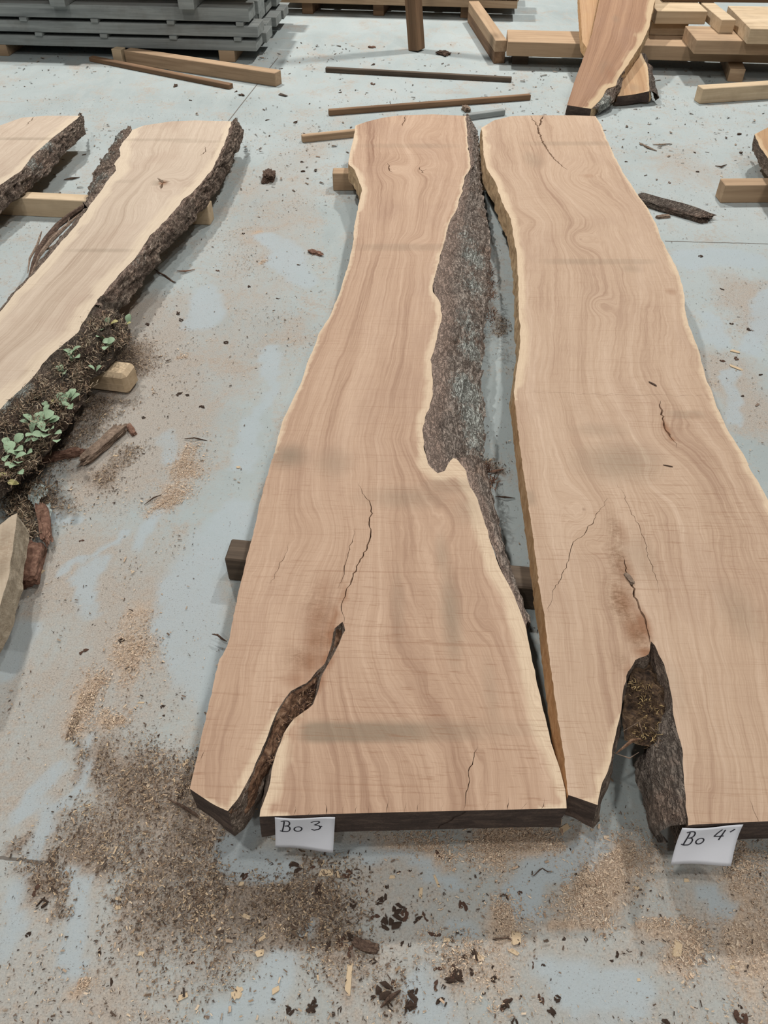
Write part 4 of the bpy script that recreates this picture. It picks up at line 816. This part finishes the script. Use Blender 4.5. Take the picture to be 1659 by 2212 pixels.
# ------------------------------------------------------------------ bark chunks and sticks on the floor
def chunk(name, label, cat, px, py, lx, ly, lz, ang, mat, seed=0, group=None, z=0., sub=4, rough=.5, bx=.8):
    bm = bmesh.new(); bmesh.ops.create_icosphere(bm, subdivisions=sub, radius=1)
    co = np.array([v.co for v in bm.verts]); nse = fbm(co*1.4 + seed*5.1, 3, seed) + .55*fbm(co*np.array([7., 3., 7.]) + seed*3.3, 3, seed+2)
    for v, k, q in zip(bm.verts, nse, co):
        box = q/np.abs(q).max()**bx; v.co = Vector(box*(1 + rough*k)); v.co.x *= lx/2; v.co.y *= ly/2; v.co.z = (v.co.z*.5 + .42)*lz
        v.co.z = max(v.co.z, 0)
    me = bpy.data.meshes.new(name); bm.to_mesh(me); bm.free(); me.materials.append(M[mat])
    for k in ('lichen', 'inner'): me.attributes.new(k, 'FLOAT', 'POINT')
    o = link(bpy.data.objects.new(name, me)); o.location = P(px, py, z); o.rotation_euler = (0, 0, math.radians(ang)); tag(o, label, cat, group)
    if z == 0.:
        c_, s_ = math.cos(math.radians(ang)), math.sin(math.radians(ang)); FOOT.append(np.array([(o.location.x + x*c_ - y*s_, o.location.y + x*s_ + y*c_) for x, y in ((-lx*.62, -ly*.62), (lx*.62, -ly*.62), (lx*.62, ly*.62), (-lx*.62, ly*.62))]))
    return o
chunk('bark_chunk', 'red-brown bark block lying against the weathered slab tip', 'bark', 60, 1230, .085, .135, .05, 10, 'redbark', 1, rough=.25)
chunk('bark_sliver', 'long pointed red-brown bark sliver on the moss litter', 'bark', 98, 1136, .03, .15, .03, 24, 'redbark', 2, z=.02)
chunk('bark_sliver', 'grey bark stick with a reddish broken end near the plants', 'bark', 228, 965, .035, .17, .03, -26, 'greybark', 3)
chunk('bark_sliver', 'red-brown bark stick lying below the trailing plant', 'bark', 136, 988, .025, .13, .025, -72, 'redbark', 4)
chunk('bark_sliver', 'small curled bark flake beside the reddish broken stick', 'bark', 284, 930, .02, .06, .012, 35, 'redbark', 6)
fb0, fb1 = P(1378, 434), P(1524, 478); fbm_ = (fb0 + fb1)/2
o = chunk('fallen_bark', 'long grey slab of bark lying out from under slab Bo 4', 'bark', 0, 900, (fb1 - fb0).length, .085, .03, 0, 'bark4', 71, rough=.28, bx=.95)
FOOT[-1] = np.array([tuple((fbm_ + Vector((math.cos(t_)*x - math.sin(t_)*y, math.sin(t_)*x + math.cos(t_)*y, 0))).xy) for t_ in [math.atan2(fb1.y - fb0.y, fb1.x - fb0.x)] for x, y in ((-.3, -.07), (.3, -.07), (.3, .07), (-.3, .07))])
o.location = fbm_; o.rotation_euler = (0, 0, math.atan2(fb1.y - fb0.y, fb1.x - fb0.x))
chunk('bark_sliver', 'curled pale bark flake beside the long grey bark slab', 'bark', 1432, 470, .06, .02, .012, 10, 'greybark', 7)
chunk('lichen_tuft', 'pale lichen tuft on the moss litter', 'lichen', 80, 1070, .03, .06, .010, 20, 'lich', 8, z=.03, rough=1.5, bx=.1)
chunk('lichen_tuft', 'pale lichen tuft at the wood edge of the mossy bark', 'lichen', 50, 868, .03, .025, .012, 10, 'lich', 9, z=.145, rough=.8)
chunk('lichen_tuft', 'pale lichen tuft beside the red-brown bark sliver', 'lichen', 103, 1110, .016, .06, .008, 5, 'lich', 12, z=.01, rough=1.5, bx=.1)
chunk('resin_blob', 'grey lump stuck in the torn grain of slab Bo 4', 'resin', 1359, 1250, .011, .030, .005, 20, 'greybark', 10, z=TOP)
chunk('wood_sliver', 'tiny dark splinter lying on slab Bo 4', 'splinter', 1410, 830, .006, .026, .004, 40, 'crumb', 11, z=TOP, sub=2)
chunk('wood_sliver', 'thin brown splinter lying on the middle of slab Bo 4', 'splinter', 1443, 1007, .003, .022, .003, 70, 'crumb', 13, z=TOP, sub=2)
chunk('bark_chunk', 'small bark knob lying beside the long brown batten beyond slab Bo 3', 'bark', 1007, 240, .035, .06, .03, 15, 'greybark', 14)
chunk('bark_chunk', 'brown bark clump alone on the floor between the pale slab and slab Bo 3', 'bark', 582, 388, .05, .09, .04, 0, 'crumb', 15, rough=.7)
chunk('wood_splinter', 'orange splintered wood shred on the floor left of slab Bo 3', 'splinter', 682, 548, .06, .025, .012, -30, 'redbark', 16, rough=.8)
chunk('bark_chunk', 'dark forked bark splinter near the leaning post', 'bark', 958, 118, .06, .09, .02, 40, 'crumb', 17, rough=.7)

# crumbs: a few shapes, shared by all copies
CR = []
for k in range(9):
    r_ = random.Random(90+k); bm = bmesh.new()
    for q in range(r_.randint(2, 5)):
        g_ = bmesh.ops.create_icosphere(bm, subdivisions=1, radius=1)['verts']; sc = Vector((r_.uniform(.16, .5), r_.uniform(.06, .22), r_.uniform(.10, .3)))
        Rz = Matrix.Rotation(r_.uniform(0, 6.28), 3, 'Z') @ Matrix.Rotation(r_.uniform(-.5, .5), 3, 'Y'); of = Vector((r_.uniform(-.28, .28), r_.uniform(-.28, .28), r_.uniform(.1, .25)))
        for v in g_:
            c_ = v.co*(1 + r_.uniform(-.35, .35)); v.co = Rz @ Vector((c_.x*sc.x, c_.y*sc.y, c_.z*sc.z)) + of; v.co.z = max(v.co.z, 0)
    me = bpy.data.meshes.new('bark_crumb'); bm.to_mesh(me); bm.free(); me.materials.append(M['redbark' if k % 4 == 3 else 'crumb']); CR.append(me)
CH = []
for k in range(4):
    bm = bmesh.new(); bmesh.ops.create_cube(bm, size=1)
    for v in bm.verts: v.co = Vector((v.co.x + random.uniform(-.2, .2), v.co.y + random.uniform(-.15, .15), v.co.z + .5))
    bmesh.ops.bevel(bm, geom=bm.edges[:], offset=.06, segments=1, affect='EDGES')
    me = bpy.data.meshes.new('wood_chip'); bm.to_mesh(me); bm.free(); me.materials.append(M['chip']); CH.append(me)
def crumb(x, y, size, label, group, mats=CR, name='bark_crumb', cat='bark crumb', asp=None, hh=None, ang=None):
    o = bpy.data.objects.new(name, random.choice(mats)); link(o); p = P(x, y, 0); o.location = p
    s = size*(1.3 if mats is CR else 1.)*(p - CO).length/F_PX; a = asp or random.uniform(.5, 1.)
    o.scale = (s, s*a, (hh or .5)*s*a); o.rotation_euler = (0, 0, math.radians(ang) if ang is not None else random.uniform(0, 6.28)); tag(o, label, cat, group); return o
z6 = lambda x, y: (500 + x/2.765, 1750 + y/2.765)
z7 = lambda x, y: (1060 + x/2.77, 1750 + y/2.77)
LB, GB = 'dark bark crumb on the floor before the forked foot of the brown slab', 'bark crumbs before slab Bo 3'
for x, y, s in ((80, 400, 14), (240, 325, 10), (375, 330, 20), (395, 365, 18), (470, 345, 14), (690, 385, 16), (925, 455, 9), (995, 370, 8), (1065, 360, 8), (810, 480, 8), (900, 525, 20), (870, 555, 10), (995, 585, 20), (925, 675, 26), (985, 660, 26), (1035, 630, 20), (1110, 660, 18), (1155, 645, 18), (850, 635, 15), (1220, 750, 22), (1385, 575, 18), (1315, 785, 12), (1060, 805, 10), (1020, 800, 9),
    (1330, 960, 24), (1320, 1010, 28), (1350, 1000, 22), (915, 1070, 28), (1060, 1150, 30), (1090, 1165, 18), (950, 1165, 20), (1455, 845, 18), (1400, 870, 16), (1570, 1010, 11), (850, 910, 16), (350, 1190, 16), (1620, 1165, 22), (1215, 1055, 16), (1270, 1060, 10), (650, 1195, 16), (1245, 1140, 18), (840, 1130, 14), (500, 1150, 14), (730, 560, 14), (520, 480, 22), (1240, 275, 18), (460, 1200, 20), (1430, 970, 14), (1225, 945, 14), (1085, 1080, 18), (970, 1040, 12), (210, 640, 12), (590, 800, 16), (650, 790, 20), (700, 850, 20), (690, 760, 18), (430, 760, 14)):
    crumb(*z6(x, y), s, LB, GB)
LB, GB = 'dark bark crumb among tan sawdust before the slab with the rotten hollow', 'bark crumbs before slab Bo 4'
for x, y, s in ((98, 520, 13), (175, 495, 8), (20, 1010, 11), (300, 1130, 15), (400, 1125, 12), (75, 1165, 22), (350, 1205, 20), (365, 1220, 12), (150, 1270, 18), (435, 770, 7), (565, 775, 10), (755, 865, 12), (725, 900, 6), (1490, 1240, 20), (1490, 1175, 8), (255, 925, 11), (315, 930, 8), (12, 940, 7), (185, 1110, 9), (1130, 950, 7), (505, 380, 8), (640, 630, 7), (910, 790, 8), (1050, 1275, 16), (1230, 1185, 6), (320, 245, 6), (475, 235, 5)):
    crumb(*z7(x, y), s, LB, GB)
LB, GB = 'dark bark crumb on the sawdusty floor left of slab Bo 3', 'bark crumbs left of slab Bo 3'
for x, y, s in ((384, 680, 14), (390, 693, 14), (318, 702, 9), (488, 740, 10), (335, 680, 7), (388, 852, 14), (405, 855, 10), (310, 902, 9), (436, 880, 12), (178, 1408, 16), (262, 1383, 14), (352, 1527, 9), (343, 1590, 7), (175, 1168, 9), (355, 1545, 6), (95, 1955, 22), (75, 1925, 20), (60, 2020, 10), (460, 1900, 12), (525, 1895, 12), (240, 2120, 12), (300, 1690, 10), (390, 1715, 18), (405, 1700, 12), (645, 572, 8), (652, 350, 8), (600, 645, 8), (540, 620, 9), (470, 585, 8), (213, 1075, 9), (123, 1040, 12), (80, 1250, 16), (216, 2055, 12), (410, 2080, 14), (525, 505, 7)):
    crumb(x, y, s, LB, GB)
LB, GB = 'small dark bark bit on the far floor beyond the slabs', 'bark bits on the far floor'
for x, y, s in ((803, 103, 12), (806, 140, 8), (805, 182, 9), (607, 149, 9), (577, 260, 8), (640, 265, 9), (510, 198, 7), (378, 186, 12), (412, 217, 8), (522, 207, 12), (655, 370, 9), (1595, 290, 10), (1598, 330, 9), (1352, 350, 5), (1446, 395, 8), (1500, 330, 6), (1512, 554, 8), (1560, 625, 9), (1580, 700, 8), (1618, 712, 10), (1605, 855, 9), (1508, 371, 8), (1560, 780, 9), (1590, 775, 10), (1640, 810, 8), (1101, 195, 5), (956, 138, 8), (735, 200, 6)):
    crumb(x, y, s, LB, GB)
LB, GB = 'pale wood chip lying among the debris on the floor', 'pale wood chips'
for x, y, s, a, an in ((*z6(565, 375), 22, .55, 0.), (*z6(700, 1010), 40, .25, 85), (*z6(170, 855), 13, .8, 20), (*z6(265, 1075), 13, .7, 30), (*z6(30, 1105), 16, .6, 0), (*z6(1480, 880), 16, .6, -30), (*z6(90, 635), 14, .45, -20), (*z6(60, 440), 9, .8, 0), (*z6(1130, 495), 16, .4, 80), (*z6(1225, 425), 22, .2, 110), (*z6(45, 1080), 12, .6, 30), (*z6(960, 400), 9, .7, 0), (*z6(1285, 775), 10, .7, 0),
    (*z7(1115, 830), 24, .55, 70), (*z7(150, 765), 20, .8, 90), (*z7(140, 850), 16, .5, -30), (*z7(440, 110), 20, .5, 30), (*z7(1170, 420), 8, .8, 0), (*z7(875, 468), 8, .8, 0), (*z7(1445, 940), 7, .8, 0), (*z7(885, 1015), 5, .9, 0), (82, 1240, 22, .5, 60), (400, 1648, 14, .4, 60), (230, 1835, 8, .8, 0), (190, 1740, 10, .5, 20), (255, 1960, 10, .7, 0), (305, 2060, 9, .7, 0), (395, 2153, 14, .6, 20), (510, 2145, 16, .6, 60), (305, 1518, 12, .3, 0), (288, 1397, 14, .2, 70), (250, 985, 9, .4, 0), (1588, 760, 14, .5, -30), (1590, 795, 22, .3, -40), (1495, 850, 18, .3, 60), (515, 1010, 7, .9, 0)):
    crumb(x, y, s, LB, GB, CH, 'wood_chip', 'wood chip', a, .25, an)
# twigs and slivers
def twig(label, pts, rad, mat='crumb', z=.004):
    w_ = [P(x, y, z + .004*math.sin(k*1.7)) for k, (x, y) in enumerate(pts)]; c = w_[0].copy(); c.z = 0
    o = tube_mesh('twig', [p - c for p in w_], rad, mat, None, 5, .3); o.location = c; tag(o, label, 'twig')
twig('curled dark twig poking out beside the sawn edge of slab Bo 3', [(458, 1370), (470, 1372), (480, 1380), (490, 1386)], .003, z=.02)
twig('dark kinked fibre lying on the clean streak before the hollow of slab Bo 4', [z7(240, 385), z7(260, 390), z7(290, 360), z7(310, 348), z7(340, 368), z7(378, 370)], .0012)
twig('thin dark twig on the floor before the tongue tip of slab Bo 3', [(363, 1726), (395, 1742), (420, 1758), (436, 1770)], .004)
twig('hooked dark fibre on the floor between the two paper notes', [z7(55, 515), z7(75, 505), z7(95, 510), z7(105, 530)], .0014)
twig('thin forked twig on the floor right of the mossy bark', [(398, 948), (420, 946), (430, 948), (448, 952)], .0025)
twig('brown twig lying across the sawdust left of slab Bo 3', [(312, 1090), (332, 1075), (350, 1068)], .0025)
twig('dark wiry twig in the shade of the pale slab', [(332, 580), (345, 590), (356, 595), (372, 608), (380, 610)], .004)
twig('reddish twig beside the dark wiry twig', [(382, 585), (400, 586), (421, 582)], .004, 'redbark')
twig('fallen twig on the floor between slabs Bo 3 and Bo 4', [(1070, 1072), (1090, 1074), (1113, 1076)], .003)
twig('broken twig lying from the bark to the gap below slab Bo 4', [(1050, 1020), (1070, 1018), (1088, 1014)], .005, 'redbark')
twig('dark twig on the far floor right of slab Bo 4', [(1381, 308), (1400, 318), (1419, 326)], .006, 'greybark')
twig('second twig on the far floor near the corner of slab Bo 4', [(1410, 312), (1430, 312), (1448, 310)], .005, 'greybark')
twig('curved twig on the floor near the tan bearer', [(1545, 358), (1558, 360), (1570, 355)], .005)
twig('slender twig below the left bearer on the floor', [(138, 388), (155, 385), (172, 383)], .006)
twig('bark twig crossing the debris pile before slab Bo 3', [z6(890, 1180), z6(950, 1120), z6(1010, 1075)], .005)
twig('wiry twig beside the round pale chip before slab Bo 4', [z7(10, 772), z7(60, 768), z7(100, 762), z7(140, 790)], .0018)
chunk('bark_chunk', 'long brown bark piece on the debris before slab Bo 3', 'bark', *z6(800, 815), .04, .016, .010, -15, 'crumb', 60, rough=.6)

# ------------------------------------------------------------------ sawdust, shavings and grit: uncountable
def shavings(name, label, n, density, x0, x1, y0, y1, size, cols, seed, cam_bias=1.):
    r = np.random.default_rng(seed); pts = np.zeros((0, 2))
    while len(pts) < n:
        q = np.c_[r.uniform(x0, x1, n*2), y0 + (y1-y0)*r.uniform(0, 1, n*2)**cam_bias]
        keep = r.uniform(0, 1, len(q)) < density(q); pts = np.r_[pts, q[keep]]
    for fp in FOOT: pts = pts[~inside(pts, fp)]
    pts = pts[:n]; n = len(pts); L = size*r.lognormal(0, .45, n); W = L*r.uniform(.18, .5, n); th = r.uniform(0, 6.283, n); z = r.uniform(.0006, .0035, n); tz = r.normal(0, .22, n)
    dx, dy = np.cos(th), np.sin(th); V = np.zeros((n, 4, 3))
    for k, (a, b) in enumerate(((-.5, -.5), (.5, -.5), (.5, .5), (-.5, .5))):
        jj = r.uniform(.7, 1.2, n)
        V[:, k, 0] = pts[:, 0] + (a*L*dx - b*W*dy)*jj; V[:, k, 1] = pts[:, 1] + (a*L*dy + b*W*dx)*jj; V[:, k, 2] = z + np.abs(a*L*tz + b*W*.3) + .0004
    C = np.array(cols)[r.integers(0, len(cols), n)]; C = C*np.r_[1, 1, 1, 1]; C[:, :3] *= r.uniform(.8, 1.15, n)[:, None]
    m = bpy.data.meshes.new(name); m.from_pydata(V.reshape(-1, 3).tolist(), [], np.arange(4*n).reshape(n, 4).tolist()); m.materials.append(M['flake'])
    a = m.color_attributes.new('col', 'FLOAT_COLOR', 'POINT'); a.data.foreach_set('color', np.repeat(C, 4, 0).astype(np.float32).ravel())
    o = link(bpy.data.objects.new(name, m)); tag(o, label, 'sawdust', kind='stuff')
gx_, gy_ = np.arange(-2.5, 3., .02), np.arange(.2, 6.5, .02)
GX, GY = np.meshgrid(gx_, gy_); GQ = np.c_[GX.ravel(), GY.ravel()]
def lut(a):
    a = np.asarray(a).reshape(GX.shape)
    return lambda q: a[np.clip(((q[:, 1] - .2)/.02).astype(int), 0, len(gy_)-1), np.clip(((q[:, 0] + 2.5)/.02).astype(int), 0, len(gx_)-1)]
nz = lambda s, sd: np.clip(.55 + .9*fbm(np.c_[GQ*s, np.zeros(len(GQ))], 3, sd), 0, 1)
fc_ = field('clean', GQ)
D_br = lut(field('brown', GQ, 1.9)**1.5*(1-.85*fc_)*nz(14, 2)); D_tan = lut(field('tan', GQ, 1.9)**1.4*(1-.8*fc_)*nz(14, 3))
D_fine = lut((.22 + .7*field('film', GQ))*(1-.85*fc_)*nz(5, 4)**1.5); D_far = lut(nz(2.5, 6)**2)
shavings('brown_shavings', 'thick brown bark shavings strewn over the near floor', 46000, D_br, -1.5, .6, 0.25, 2.6, .0028, [lin(84, 68, 56), lin(106, 88, 73), lin(128, 108, 89), lin(150, 129, 107), lin(112, 98, 86), lin(70, 57, 48), lin(182, 160, 132)], 1)
shavings('pale_sawdust', 'pale tan sawdust drifts over the concrete floor', 26000, D_tan, -1.2, 1.2, .25, 3.2, .0025, [lin(190, 168, 145), lin(176, 152, 129), lin(204, 185, 163), lin(150, 126, 106), lin(184, 162, 140)], 2)
shavings('fine_debris', 'fine mixed wood debris scattered thinly over the whole floor', 42000, D_fine, -2.2, 2.6, .25, 5.2, .0032, [lin(110, 94, 82), lin(84, 70, 60), lin(196, 176, 152), lin(150, 134, 118), lin(64, 54, 47), lin(172, 150, 128)], 3, 1.35)
shavings('far_debris', 'sparse bark flecks over the far floor beyond the slabs', 1600, D_far, -2.5, 3., 3.6, 6.4, .013, [lin(92, 80, 70), lin(70, 60, 52), lin(128, 112, 98)], 5)
